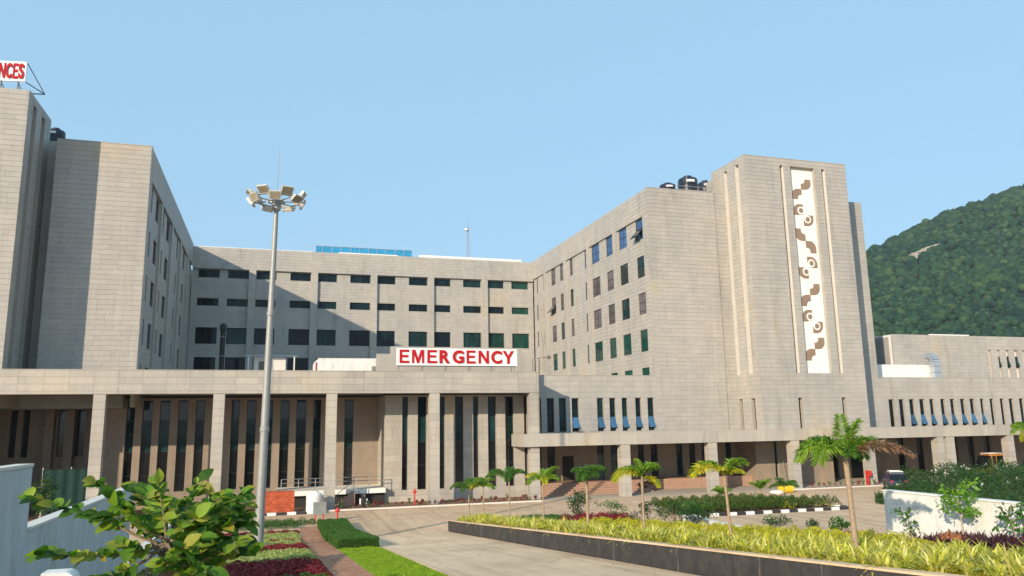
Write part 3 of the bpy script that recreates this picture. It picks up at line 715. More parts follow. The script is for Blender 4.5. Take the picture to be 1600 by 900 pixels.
f.tube([(-4.2, 1.0, .8), (2.9, 1.0, .8)], .05, 5); f.tube([(1.84, .15, 2.9), (2.9, 1.0, .8)], .035, 5); f.tube([(1.84, .15, 1.35), (2.9, 1.0, .8)], .04, 5)
f.build('support_frame', 'frame_dark', sg)
ex = [(-24.05, -23.35), (-23.2, -22.4), (-22.25, -21.4), (-21.3, -20.6)]
letters(sg, [('E', -21.56, -21.16), ('N', -21.06, -20.60), ('C', -20.54, -20.13), ('E', -20.05, -19.70), ('S', -19.66, -19.28)], 32.93, 34.18, 63.93, 'sign_red', -21, 64, 31.4)
def tank(loc, r, h, label, grp, legs=.45):
    t = root('water_tank', loc, label, 'water tank', grp)
    MB().lathe([(r, legs), (r*1.03, legs+h*.12), (r, legs+h*.16), (r, legs+h*.40), (r*1.03, legs+h*.44), (r, legs+h*.48), (r, legs+h*.72), (r*.93, legs+h*.82), (r*.45, legs+h*.9), (r*.42, legs+h), (r*.1, legs+h*1.02)], n=28).build('tank_body', 'tank_black', t, smooth=True)
    m = MB()
    for x in (-r*.7, r*.7):
        for y in (-r*.7, r*.7): m.box(x-.05, x+.05, y-.05, y+.05, -.02, legs)
    m.box(-r, r, -r, r, legs-.1, legs-.01); m.build('stand', 'steel_grey', t)
    lb = MB()
    n = 6
    for i in range(n):
        a, b = radians(-125+8*i), radians(-125+8*(i+1)); rr = r*1.015
        lb.quad((rr*cos(a), rr*sin(a), legs+h*.52), (rr*cos(b), rr*sin(b), legs+h*.52), (rr*cos(b), rr*sin(b), legs+h*.66), (rr*cos(a), rr*sin(a), legs+h*.66))
    lb.build('tank_label', 'sign_white', t); return t
tank((40.3, 67.9, 29.15), 1.0, 1.75, 'large black water tank in the middle of the right wing roof', 'black roof tanks')
tank((43.45, 69.7, 29.95), .75, 1.45, 'black water tank tight against the right tower', 'black roof tanks', .3)
tank((39.2, 70.2, 29.55), .85, 1.25, 'low black water tank at the left end of the right wing roof row', 'black roof tanks')
rr_ = root('roof_railing', (40.5, 66.6, 29.13), 'thin white pipe railing in front of the roof tanks', 'railing')
m = MB()
for x in (-2.4, -1.1, .2, 1.5): m.tube([(x, 0, 0), (x, 0, .75 if x != -1.1 else 1.9)], .03, 6)
m.tube([(-2.4, 0, .7), (1.6, 0, .7)], .03, 6); m.tube([(-2.4, 0, .35), (1.6, 0, .35)], .02, 6); m.build('rails', 'steel_grey', rr_)
tank((-18.65, 71.0, 30.0), .72, 1.35, 'tall black water tank beside the left tower', 'black roof tanks', .45)
tank((-17.75, 71.6, 29.6), .5, .75, 'small black water tank on the left wing roof', 'black roof tanks', .5)
sc = root('blue_roof_screen', (11.1, 103.6, 28.3), 'bright blue sheet screen on the back roof', 'roof screen')
xs_ = [4.65, 5.49, 6.78, 8.0, 9.26, 10.46, 11.66, 12.78, 13.99, 15.31, 16.45, 17.6]
for i in range(11):
    m = MB(); m.box(xs_[i]-11.1+.04, xs_[i+1]-11.1-.04, 0, .04, .3, 2.02)
    for k in range(4):
        x = xs_[i]-11.1+(xs_[i+1]-xs_[i])*(k+.5)/4; m.box(x-.05, x+.05, -.03, .0, .3, 2.0)
    m.build('sheet', 'blue_sheet', sc)
m = MB()
for x in xs_: m.box(x-11.1-.035, x-11.1+.035, -.06, .06, 0, 2.1)
m.box(-6.5, 6.5, -.05, .05, 2.03, 2.1); m.build('posts', 'tin_sheet', sc)
an = root('antenna_mast', (25.6, 103.6, 28.3), 'thin lattice antenna mast on the back roof', 'antenna')
m = MB()
for a in (0, 120, 240):
    m.tube([(.28*cos(radians(a)), .28*sin(radians(a)), 0), (.1*cos(radians(a)), .1*sin(radians(a)), 6.0)], .025, 5)
for k in range(12):
    z = k*.5; r = .28-.18*z/6
    for a in (0, 120, 240):
        m.tube([(r*cos(radians(a)), r*sin(radians(a)), z), ((r-.01)*cos(radians(a+120)), (r-.01)*sin(radians(a+120)), z+.5)], .015, 4)
m.build('lattice', 'steel_grey', an); MB().tube([(0, 0, 5.9), (0, 0, 6.8)], .03, 6).build('spike', 'steel_grey', an)
MB().lathe([(.12, 0), (.3, .12), (.26, .3)], (-.25, -.1, 5.3), 10).build('dish', 'paint_white', an)
ch = root('flue_pipe', (-5.3, 85, 10.3), 'black flue pipe with a domed cap in front of the back wall', 'flue pipe')
MB().lathe([(.26, 0), (.26, 6.1), (.36, 6.12), (.36, 6.5), (.3, 6.75), (.12, 6.88)], n=16).build('pipe', 'paint_black', ch, smooth=True)
m = MB()
for z in (1.2, 3.4, 5.4): m.lathe([(.30, z), (.30, z+.08)], n=16)
m.tube([(.27, -.2, .3), (.27, -.2, 6.0)], .04, 6); m.build('bands', 'steel_grey', ch)
shd = root('roof_shed', (-.35, 76.5, 10.3), 'small cream shed with a corrugated tin roof on the podium', 'shed')
MB().box(-1.55, 1.3, -1.2, 1.2, 0, 2.5).build('shed_wall', 'cream_plaster', shd)
m = MB(); n = 40
for i in range(n):
    x0, x1 = -2.6+5.0*i/n, -2.6+5.0*(i+1)/n; z0, z1 = 2.55+(.04 if i % 2 else 0), 2.55+(0 if i % 2 else .04)
    m.quad((x0, -1.8, z0), (x1, -1.8, z1), (x1, 1.4, z1+.35), (x0, 1.4, z0+.35))
m.build('tin_roof', 'tin_sheet', shd)
for x in (-2.0, 2.05): MB().box(x-.06, x+.06, -1.7, -1.58, 0, 2.55).build('post', 'cream_plaster', shd)
MB().box(-1.1, -.35, -1.25, -1.2, .1, 2.1).build('door', 'soffit', shd)
rb = root('plant_room', (6.4, 71, 10.3), 'low white room with rounded shoulder on the canopy roof', 'plant room')
MB().prism([(-3.1, 0), (-3.1, 1.6), (-2.75, 1.98), (3.0, 2.0), (3.0, 0)], lambda a, b, d: (a, d, b), -1, 1.5).build('room_wall', 'wall_white', rb)
m = MB(); m.box(1.9, 2.4, -1.12, -1.02, .95, 1.3); m.build('outlet', 'galv', rb)
m = MB(); m.tube([(-2.95, -1.05, 0), (-2.95, -1.05, 1.6)], .05, 6); m.build('red_pipe', 'paint_red', rb)
lw = root('roof_wall', (15.5, 66.5, 10.3), 'stepped grey wall behind the emergency sign', 'wall')
MB().box(-6.0, 5.9, 0, .35, 0, 2.75).build('wall_high', 'granite_core', lw); MB().box(5.9, 6.85, .02, .33, 0, 2.2).build('wall_step', 'granite_core', lw); MB().box(-7.2, -6.0, .02, .33, 0, 2.1).build('wall_step', 'granite_core', lw)
dk = root('air_duct', (70.8, 69.4, 10.3), 'shiny curved air duct on the right podium roof', 'air duct')
m = MB(); n = 10; prof = []
pts = [(-.0, 0, .1)]+[(0, 0, 2.1)]
def ductpt(a): return (-.75+.75*cos(a), 2.1+.75*sin(a))
path = [(0, .1), (0, 1.2), (0, 2.1)]+[ductpt(radians(15*i)) for i in range(1, 7)]+[(-1.1, 2.83)]
for i in range(len(path)-1):
    (y0, z0), (y1, z1) = path[i], path[i+1]
    d = Vector((0, y1-y0, z1-z0)).normalized(); nrm = Vector((0, d.z, -d.y))*.32
    a, b = Vector((0, -y0-.6, z0)), Vector((0, -y1-.6, z1)); nr = Vector((0, -nrm.y, nrm.z))
    for sx in (-.45, .45): m.quad((sx, *(a-nr)[1:]), (sx, *(b-nr)[1:]), (sx, *(b+nr)[1:]), (sx, *(a+nr)[1:]))
    for sg_ in (-1, 1): m.quad((-.45, *(a+nr*sg_)[1:]), (.45, *(a+nr*sg_)[1:]), (.45, *(b+nr*sg_)[1:]), (-.45, *(b+nr*sg_)[1:]))
m.build('duct_body', 'tin_sheet', dk)
for z in (.2, .9, 1.6): MB().box(-.5, .5, -.97, -.23, z, z+.06).build('flange', 'steel_grey', dk)
pb = root('wall_bracket', (24.0, 67.6, 10.3), 'thin pipe bracket with a lamp behind the canopy end', 'wall lamp')
m = MB(); m.tube([(-1.2, 0, 1.9), (.6, 0, 2.15)], .04, 6); m.tube([(.3, 0, 0), (.3, 0, 2.4)], .04, 6); m.tube([(-1.2, 0, 0), (-1.2, 0, 1.9)], .03, 6); m.build('bracket', 'galv', pb)
MB().lathe([(.12, 0), (.22, .1), (.1, .3)], (.3, -.2, 1.9), 10).build('lamp', 'soffit', pb)

# ================================================================ floodlight mast
fm = root('floodlight_mast', (-.46, 40, .49), 'tall tapered grey mast with a ring of floodlights', 'floodlight mast')
top = Vector((.24, 0, 17.65))
MB().tube([(0, 0, 0), (.02, 0, 1.0), (.08, 0, 5.6), (.15, 0, 11.3), top], [.235, .22, .195, .155, .105], 16).build('pole', 'steel_grey', fm, smooth=True)
MB().box(-.4, .4, -.4, .4, -.1, .2).build('footing', 'cream_plaster', fm)
for z, x, r in ((5.6, .08, .205), (11.3, .15, .165)): MB().lathe([(r, z-.12), (r+.02, z-.1), (r+.02, z+.1), (r, z+.12)], (x, 0, 0), 16).build('collar', 'steel_grey', fm)
MB().tube([(.24, 0, 17.6), (.27, 0, 20.1)], [.016, .006], 5).build('lightning_rod', 'steel_grey', fm)
m = MB(); R1 = 1.2; zc = 17.2
ringp = [(.23+R1*cos(2*pi*k/28), R1*sin(2*pi*k/28), zc) for k in range(29)]
m.tube(ringp, .045, 6, cap=False)
ringp = [(.23+(.4)*cos(2*pi*k/16), (.4)*sin(2*pi*k/16), zc-.1) for k in range(17)]; m.tube(ringp, .04, 6, cap=False)
for k in range(7): a = 2*pi*k/7; m.tube([(.23, 0, zc-.1), (.23+R1*cos(a), R1*sin(a), zc)], .035, 5)
m.lathe([(.18, zc-.55), (.23, zc-.45), (.23, zc-.1), (.15, zc)], (.23, 0, 0), 12)
m.build('ring_frame', 'galv', fm)
hous = None
for k in range(14):
    a = 2*pi*(k+.35)/14; t = radians(48 if k % 2 else 62)
    o = link('floodlight', None, fm, loc=(.23+(R1+.12)*cos(a), (R1+.12)*sin(a), zc+(.22 if k % 2 else -.1)))
    if hous is None:
        m1 = MB().obox((0, 0, 0), (.29, 0, 0), (0, .055, 0), (0, 0, .215)); m1.obox((0, .08, 0), (.16, 0, 0), (0, .05, 0), (0, 0, .14)); m1.tube([(-.30, 0, 0), (-.32, .16, -.08), (.32, .16, -.08), (.30, 0, 0)], .016, 5)
        hous = m1.mesh('floodlight', 'lamp_housing')
        lens = MB().obox((0, -.059, 0), (.25, 0, 0), (0, .006, 0), (0, 0, .175)).mesh('lens', 'lamp_glass')
    loc = o.location.copy(); bpy.data.objects.remove(o)
    jr = random.uniform(-.15, .15)
    o = link('floodlight', hous, fm, loc=loc, rot=(-t+pi/2-radians(40)+jr, 0, a+pi/2)); link('lens', lens, o)
    o.rotation_euler = (radians(random.choice((22, 30, 40, 50))), 0, a+pi/2+random.uniform(-.2, .2))

# ================================================================ boundary walls
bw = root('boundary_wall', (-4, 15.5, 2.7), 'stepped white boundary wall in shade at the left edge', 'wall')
def wseg(parent, x0, x1, y0, y1, z0, z1, ox, oy, oz, cap=True, mat='wall_white_shaded'):
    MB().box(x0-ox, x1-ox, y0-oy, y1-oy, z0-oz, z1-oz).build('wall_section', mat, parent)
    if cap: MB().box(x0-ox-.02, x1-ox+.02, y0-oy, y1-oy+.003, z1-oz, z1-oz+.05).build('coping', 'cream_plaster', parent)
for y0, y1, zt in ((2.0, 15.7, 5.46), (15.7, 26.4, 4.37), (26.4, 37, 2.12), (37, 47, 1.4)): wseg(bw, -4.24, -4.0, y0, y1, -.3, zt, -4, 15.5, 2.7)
rw = root('boundary_wall', (16.4, 18.2, 2.9), 'bright white boundary wall along the right side of the planted bed', 'wall')
wseg(rw, 16.4, 16.64, 4.0, 18.2, -.3, 4.07, 16.4, 18.2, 2.9, cap=False, mat='wall_white')
MB().box(-.03, .27, -14.2, .03, 1.17, 1.2).build('coping', 'white_plaster', rw)
wseg(rw, 16.6, 16.84, 18.2, 30, -.3, 2.2, 16.4, 18.2, 2.9, mat='wall_white')
# near rounded white post at the bottom left
np_ = root('wall_end_post', (-1.78, 8.0, 3.3), 'rounded white wall end poking into the bottom left corner', 'wall end')
MB().prism([(-.12, 0), (-.12, 1.5)]+[(.06+.09*cos(radians(90-a)), 1.41+.09*sin(radians(90-a))) for a in range(0, 91, 15)]+[(.15, 0)], lambda a, b, d: (a, d, b), 0, .22).build('post', 'wall_white', np_)

# ================================================================ planter wall and beds
pw_ = root('planter_wall', (10.2, 46, 0), 'long low dark stained retaining wall beside the ramp', 'retaining wall')
ys = np.linspace(4, 46.3, 15)
for k in range(14):
    y0, y1 = ys[k]+.012, ys[k+1]-.012; m = MB(); b0, b1 = sl(0, y0), sl(0, y1)
    for xx0, xx1, h0, h1 in ((10.12, 10.34, -.1, .62),):
        v = [(xx0, y0, b0+h0), (xx1, y0, b0+h0), (xx1, y1, b1+h0), (xx0, y1, b1+h0), (xx0, y0, b0+h1), (xx1, y0, b0+h1), (xx1, y1, b1+h1), (xx0, y1, b1+h1)]
        m.v = [(a-10.2, b-46, c) for a, b, c in v]; m.f = [(3,2,1,0),(4,5,6,7),(0,1,5,4),(1,2,6,5),(2,3,7,6),(3,0,4,7)]
    m.build('wall_section', 'planter_dark', pw_)
    c_ = MB(); c_.v = [(a, b_, z_+(.02 if q_ > 3 else -.02)) for q_, (a, b_, z_) in enumerate([(-.1, y0-46, b0+.645), (.16, y0-46, b0+.645), (.16, y1-46, b1+.645), (-.1, y1-46, b1+.645)]*2)]
    c_.f = [(3,2,1,0),(4,5,6,7),(0,1,5,4),(1,2,6,5),(2,3,7,6),(3,0,4,7)]; c_.build('coping', 'concrete_pale', pw_)
m = MB(); m.box(.14, 6.9, .15, .35, -.1, .58); m.build('wall_end', 'planter_dark', pw_)
bed = MB(); b0, b1 = sl(0, 4)+.52, sl(0, 46.2)+.52
b2 = b0-.06
bed.quad((10.34, 4, b0), (12.1, 4, b2+.08), (12.1, 46.2, b1), (10.34, 46.2, b1)); bed.quad((12.1, 4, b2+.08), (17.15, 4, b2+.08), (17.15, 46.2, b1), (12.1, 46.2, b1)); bed.quad((17.15, 4, b2+.08), (17.15, 46.2, b1), (17.3, 46.2, 0), (17.3, 4, 0))
bed.build('planting_bed', 'soil', kind='structure')
def blades(name, base, nper, length, width, mat, arch=(.5, 1.3), up=.25, kind='stuff', seed=1, **props):
    """tufts of arching strap leaves; base (n,3)"""
    r = np.random.default_rng(seed); n = len(base)*nper; b = np.repeat(base, nper, 0)
    b = b + np.c_[r.normal(0, .06, (n, 2)), np.zeros(n)]
    az = r.uniform(0, 2*pi, n); L = length*r.uniform(.5, 1.15, n)*np.repeat(r.uniform(.7, 1.15, len(base)), nper); e0 = r.uniform(up, 1.45, n); dr = r.uniform(*arch, n)
    K = 3; P_ = [b]; e = e0.copy()
    for k in range(K):
        st_ = np.c_[np.cos(e)*np.cos(az), np.cos(e)*np.sin(az), np.sin(e)]*(L/K)[:, None]; P_.append(P_[-1]+st_); e = e-dr*(k+1)/K
    side = np.c_[-np.sin(az), np.cos(az), np.zeros(n)]; ws = [.6, 1, .8, .06]; V = []
    for k in range(K+1): V += [P_[k]-side*width*ws[k]/2, P_[k]+side*width*ws[k]/2]
    V = np.stack(V, 1).reshape(-1, 3); o = np.arange(n)*(2*(K+1))
    F = np.concatenate([np.stack([o+2*k, o+2*k+1, o+2*k+3, o+2*k+2], 1) for k in range(K)])
    me = npmesh(name, V, F, mat)
    pr = dict(props)
    if kind: pr['kind'] = kind
    return link(name, me, None, **pr)
def leafquads(pts, size, r, flat=.5, asp=.6, nz=None):
    n = len(pts); az = r.uniform(0, 2*pi, n); el = r.normal(0, flat, n); s = size*r.uniform(.6, 1.3, n)
    u = np.c_[np.cos(az)*np.cos(el), np.sin(az)*np.cos(el), np.sin(el)]; t = r.normal(0, flat, n)
    v = np.c_[-np.sin(az)*np.cos(t), np.cos(az)*np.cos(t), np.sin(t)]
    u *= s[:, None]/2; v *= (s*asp)[:, None]/2
    V = np.stack([pts-u, pts+v*.9-u*.1, pts+u, pts-v*.9-u*.1], 1).reshape(-1, 3)
    return V, np.arange(n*4).reshape(n, 4)
def cover(name, x0, x1, y0, y1, zf, h, dens, size, mat, seed=1, mask=None, flat=.6, base='soil', parent=None, **props):
    r = np.random.default_rng(seed); n = int((x1-x0)*(y1-y0)*dens)
    x = r.uniform(x0, x1, n); y = r.uniform(y0, y1, n)
    if mask is not None: k = mask(x, y); x, y = x[k], y[k]
    hh = h*(.65+.35*np.sin(x*7.1+1.3*np.sin(y*3.7))*np.cos(y*6.3+x)) 
    edge = np.minimum.reduce([x-x0, x1-x, y-y0, y1-y]); hh = hh*np.clip(.45+edge/.25*.55, .45, 1)
    z = zf(x, y)+hh*(1-r.random(len(x))**2*.6)
    V, F = leafquads(np.c_[x, y, z], size, r, flat); me = npmesh(name, V, F, mat)
    pr = {'kind': 'stuff'}; pr.update(props)
    return link(name, me, parent, **pr)
slv = lambda x, y: .082*np.clip(46-y, 0, 60)
bz = lambda x, y: .082*np.clip(46-y, 0, 60)+.52
# yellow strap leaved edging
r = np.random.default_rng(3)
nb = 560; yy = 6+40.2*r.random(nb); xx = 10.45+1.75*r.random(nb)
keep = np.ones(nb, bool)
base = np.c_[xx, yy, bz(xx, yy)]
near = yy < 24
blades('strap_leaf_edging', base[near], 66, .54, .045, 'spider_leaf', seed=4, label='dense yellow green striped strap leaved plants along the near part of the dark wall')
blades('strap_leaf_edging', base[~near], 48, .58, .055, 'spider_leaf', seed=5, label='yellow green strap leaved plants along the far part of the dark wall')
ex_ = np.c_[r.uniform(12.2, 13.4, 100), r.uniform(6, 17, 100)]; ex_ = np.c_[ex_, bz(ex_[:, 0], ex_[:, 1])]
blades('strap_leaf_edging', ex_, 66, .50, .045, 'spider_leaf', seed=6, label='yellow strap leaved plants widening at the right edge')
cover('golden_hedge', 13.1, 14.8, 14.8, 34, bz, .42, 1500, .06, 'duranta', 11, label='low clipped golden yellow hedge in the planted bed')
cover('green_cover', 12.3, 16.6, 34, 45.8, bz, .25, 900, .07, 'hedge_green', 12, label='low green ground cover at the far end of the bed')
cover('red_cover', 13.6, 16.4, 33.5, 37.5, bz, .50, 1300, .07, 'cover_red', 13, label='dark red leaved plants in the far bed')
base = np.c_[r.uniform(14.9, 16.2, 330), r.uniform(6.5, 15.6, 330)]; base = np.c_[base, bz(base[:, 0], base[:, 1])]
blades('purple_cover', base, 40, .34, .05, 'cover_purple', arch=(.2, .8), seed=14, label='dark purple strap leaved plants below the white wall')
# heaps of red soil
def heap(loc, rx, ry, h, seed, label):
    r = np.random.default_rng(seed); n = 26; V = []; F = []
    for i in range(n):
        for j in range(n):
            u, v = i/(n-1)*2-1, j/(n-1)*2-1; d = min(1, math.hypot(u, v))
            z = h*(1-d**1.6)*(1+.5*r.normal()*.5)
            V.append((u*rx+r.normal()*.01, v*ry+r.normal()*.01, max(z, -.02) if d < 1 else -.03))
    for i in range(n-1):
        for j in range(n-1): F.append((i*n+j, (i+1)*n+j, (i+1)*n+j+1, i*n+j+1))
    me = npmesh('soil_heap', np.array(V), np.array(F), 'red_soil'); link('soil_heap', me, None, loc=loc, label=label, category='soil heap', group='heaps of red soil')
heap((15.6, 15.2, sl(0, 15.2)+.5), .75, .6, .28, 1, 'red soil heap below the bushy young tree on the white wall')
heap((15.5, 18.4, sl(0, 18.4)+.5), .9, .45, .2, 2, 'flat red soil heap at the free end of the white wall')

# ================================================================ left garden
cover('lawn', 2.9, 4.72, 12, 36, slv, .09, 9000, .05, 'lawn', 21, flat=.9, label='bright green lawn strip beside the ramp')
hz = lambda x, y: slv(x, y)
hd = root('clipped_hedge', (3.8, 43, 0), 'long low clipped dark green hedge between the brick path and the ramp', 'hedge')
m = MB(); y_ = [36, 46, 52]
for k in range(2):
    y0, y1 = y_[k], y_[k+1]; z0, z1 = sl(0, y0), sl(0, y1)
    v = [(2.98, y0, z0-.1), (4.66, y0, z0-.1), (4.66, y1, z1-.1), (2.98, y1, z1-.1), (3.03, y0+.04*(k == 0), z0+.40), (4.60, y0+.04*(k == 0), z0+.40), (4.60, y1, z1+.40), (3.03, y1, z1+.40)]
    n = len(m.v); m.v += [(a-3.8, b-43, c) for a, b, c in v]; m.f += [tuple(n+i for i in q) for q in ((3,2,1,0),(4,5,6,7),(0,1,5,4),(1,2,6,5),(2,3,7,6),(3,0,4,7))]
m.build('hedge_core', 'soil', hd)
rh = np.random.default_rng(22); n = 60000
x = rh.uniform(2.94, 4.72, n); y = rh.uniform(35.9, 52.1, n); z = slv(x, y)+.42+rh.normal(0, .02, n)+.03*np.sin(x*9)*np.sin(y*5)
n2 = 26000; x2 = np.where(rh.random(n2) < .5, 2.95, 4.69)+rh.normal(0, .02, n2); y2 = rh.uniform(35.9, 52.1, n2)
n3 = 4000; x3 = rh.uniform(2.94, 4.72, n3); y3 = 35.93+rh.normal(0, .02, n3)
X_ = np.r_[x, x2, x3]; Y_ = np.r_[y, y2, y3]; Z_ = np.r_[z, slv(x2, y2)+rh.uniform(0, .44, n2), slv(x3, y3)+rh.uniform(0, .44, n3)]
V, F = leafquads(np.c_[X_-3.8, Y_-43, Z_], .055, rh, .9); link('hedge_leaves', npmesh('hedge_leaves', V, F, 'hedge_green'), hd, kind='stuff')
# brick path with single pavers near, soil beneath
bp = MB(); bp.quad((1.78, 12, sl(0, 12)+.006), (2.92, 12, sl(0, 12)+.006), (2.92, 46, .006), (1.78, 46, .006)); bp.quad((1.78, 46, .006), (2.92, 46, .006), (2.92, 52, .006), (1.78, 52, .006)); bp.quad((-1, 50.2, .012), (1.78, 50.2, .012), (1.78, 51.3, .012), (-1, 51.3, .012))
bp = bp.build('brick_path', 'red_soil', kind='structure')
pv = None; cnt = 0; far = MB(); yv = 21.2; row = 0
pitchs = math.atan(.082)
while yv < 51.8:
    rowlen = .235
    for k in range(5):
        xv = 1.80+k*.222+(.0 if row % 2 else .05)
        if cnt < 295:
            if pv is None: pv = MB().box(0, .21, 0, .225, 0, .03).mesh('paver', 'paver_orange')
            link('paver', pv, bp, loc=(xv, yv, sl(0, yv)+.006+random.uniform(0, .006)), rot=(-pitchs if yv < 46 else 0, 0, random.uniform(-.02, .02))); cnt += 1
        else:
            z0, z1 = sl(0, yv), sl(0, yv+.225); b = len(far.v); t = .03
            far.v += [(xv, yv, z0+.006), (xv+.21, yv, z0+.006), (xv+.21, yv+.225, z1+.006), (xv, yv+.225, z1+.006), (xv, yv, z0+t), (xv+.21, yv, z0+t), (xv+.21, yv+.225, z1+t), (xv, yv+.225, z1+t)]
            far.f += [tuple(b+i for i in q) for q in ((4,5,6,7),(0,1,5,4),(1,2,6,5),(2,3,7,6),(3,0,4,7))]
    yv += rowlen; row += 1
far.build('pavers', 'paver_orange', bp, kind='stuff')
STR = [(12, 20.5, 'hedge_green', .28), (20.5, 23.0, 'hedge_green', .3), (23.0, 29.0, 'cover_red', .33), (29.0, 35.5, 'cover_pale', .26), (35.5, 39.5, 'cover_red', .28), (39.5, 43.6, 'cover_pale', .25), (43.6, 45.2, 'cover_red', .22), (45.2, 48.8, 'cover_pale', .25), (48.8, 50.1, 'cover_red', .2), (51.3, 53.4, 'hedge_green', .55)]
for i, (y0, y1, mt, h) in enumerate(STR):
    nm = {'hedge_green': 'green_cover', 'cover_red': 'red_cover', 'cover_pale': 'variegated_cover'}[mt]
    cover(nm, -3.9, 1.75, y0, y1, slv, h, 1400 if y0 < 35 else 1000, .075 if mt != 'hedge_green' else .065, mt, 30+i, label=f"{ {'hedge_green':'green','cover_red':'deep red','cover_pale':'pale variegated'}[mt]} bedding plants in a strip across the left bed")
cover('variegated_cover', -3.9, -1.2, 22.5, 28.5, slv, .35, 1200, .075, 'cover_pale', 47, label='pale variegated bedding plants behind the foreground tree')
cover('green_cover', -3.9, 2.9, 53.0, 53.9, slv, .5, 1200, .07, 'hedge_green', 48, label='far green hedge line at the road edge')

# ================================================================ kerbs
kb = MB().box(-20, 3.9, 59.52, 59.6, 0, .02).build('kerb', 'soil', kind='structure')
whites, blacks = None, None
x = -20.0; i = 0
kw_ = MB().box(0, .62, 0, .22, 0, .2).mesh('kerb_stone', 'paint_white'); kk_ = MB().box(0, .62, 0, .22, 0, .2).mesh('kerb_stone', 'paint_black')
def kerb_line(par, p0, p1, step=.66):
    p0, p1 = Vector(p0), Vector(p1); d = p1-p0; n = int(d.length/step); a = math.atan2(d.y, d.x)
    for i in range(n): link('kerb_stone', kw_ if i % 2 else kk_, par, loc=(*(p0+d*(i/n))[:2], .02), rot=(random.uniform(-.01, .01), 0, a+random.uniform(-.01, .01)))
kerb_line(kb, (-9.2, 59.75, 0), (4.0, 59.75, 0))
kb2 = MB().box(4.05, 21.3, 60.95, 61.15, 0, .13).build('kerb', 'cream_plaster', kind='structure'); MB().box(44.9, 62, 60.6, 60.8, 0, .13).build('kerb', 'cream_plaster', kb2)
MB().box(4.05, 21.3, 61.15, 65.2, 0, .1).build('planting_strip', 'soil', kind='structure'); MB().box(47.2, 62, 60.8, 61.6, .0, .1).build('planting_strip', 'soil', kind='structure')
MB().box(-48, 3.95, 60.0, 61.25, 0, .12).build('verge', 'soil', kind='structure')
# median island
mk = MB(); poly = [(26.0, 46.3), (38.2, 46.0), (38.7, 46.5), (38.2, 47.2), (33.0, 51.5), (27.5, 51.5)]
mk.prism(poly, lambda a, b, d: (a, b, d), 0, .16); mk = mk.build('median_island', 'soil', kind='structure')
kerb_line(mk, (25.6, 46.15, 0), (38.2, 45.8, 0)); kerb_line(mk, (38.2, 45.8, 0), (38.9, 46.4, 0), .45); kerb_line(mk, (38.9, 46.4, 0), (33.3, 51.6, 0))
def inpoly(x, y): return (y > 46.35) & (y < 51.4) & (x > 25.8) & (x < 38.2) & (y < 51.4-(np.maximum(0, x-33)*.95))
cover('median_planting', 25.6, 38.3, 46.2, 51.5, lambda x, y: x*0+.16, .85, 1100, .10, 'mixed_bed', 60, inpoly, label='mixed green and bronze shrubs filling the kerbed island')
cover('median_planting', 33.5, 38.3, 46.2, 48.8, lambda x, y: x*0+.16, .55, 500, .10, 'duranta', 61, lambda x, y: inpoly(x, y) & (np.sin(x*2.1)+np.cos(y*3) > .5), label='yellow green tufts among the island shrubs')

# ================================================================ plants
def shrub(loc, rx, ry, h, mat, n, size, label, seed, group=None, stem=True, cat='shrub', name='shrub', asp=.6, hollow=.5):
    t = root(name, loc, label, cat, group); r = np.random.default_rng(seed)
    nc = max(5, n//60); cc = np.c_[r.normal(0, rx*.45, nc), r.normal(0, ry*.45, nc), r.uniform(.25, 1, nc)*h]
    k = r.integers(0, nc, n); d = r.normal(0, 1, (n, 3)); d /= np.linalg.norm(d, axis=1)[:, None]
    p = cc[k]+d*(r.random(n)**.4)[:, None]*np.array([rx*.38, ry*.38, h*.2]); p[:, 2] = np.maximum(p[:, 2], .03)
    V, F = leafquads(p, size, r, .7, asp); link('foliage', npmesh('foliage', V, F, mat), t, kind='stuff')
    m = MB()
    for c in cc[:7]: m.tube([(0, 0, 0), tuple(c*np.array([.4, .4, .5])), tuple(c)], [.02, .014, .006], 5)
    m.build('stems', 'bark', t); return t
def at(x, y, h=.5): return (x, y, sl(0, y)+h)
shrub(at(15.6, 39.4), .8, .8, 1.5, 'shrub_dark', 900, .12, 'tall dark shrub left of the red plants in the far bed', 1)
shrub(at(16.4, 36.6), .7, .7, .95, 'shrub_mid', 700, .10, 'green shrub just behind the dark red plants', 2)
shrub(at(16.6, 33.2), .7, .7, .95, 'shrub_dark', 700, .10, 'dark green shrub between the third and fourth palm from the right', 3)
shrub(at(16.7, 30.9), .8, .7, .9, 'shrub_dark', 800, .10, 'broad dark shrub near the far edge of the bed, behind the golden hedge', 4)
shrub(at(16.4, 28.8), .9, .7, 1.0, 'shrub_mid', 900, .10, 'rounded shrub nearest the striped kerb', 5)
shrub(at(16.3, 23.4), .75, .5, .55, 'shrub_mid', 700, .07, 'small rounded shrub on the bed edge below the striped island kerb', 6)
shrub(at(16.4, 21.3), .35, .3, .65, 'shrub_dark', 220, .08, 'thin upright sapling on the bed edge', 7)
shrub(at(16.3, 19.5), .55, .4, .5, 'shrub_mid', 420, .09, 'low green shrub left of the tallest palm', 8)
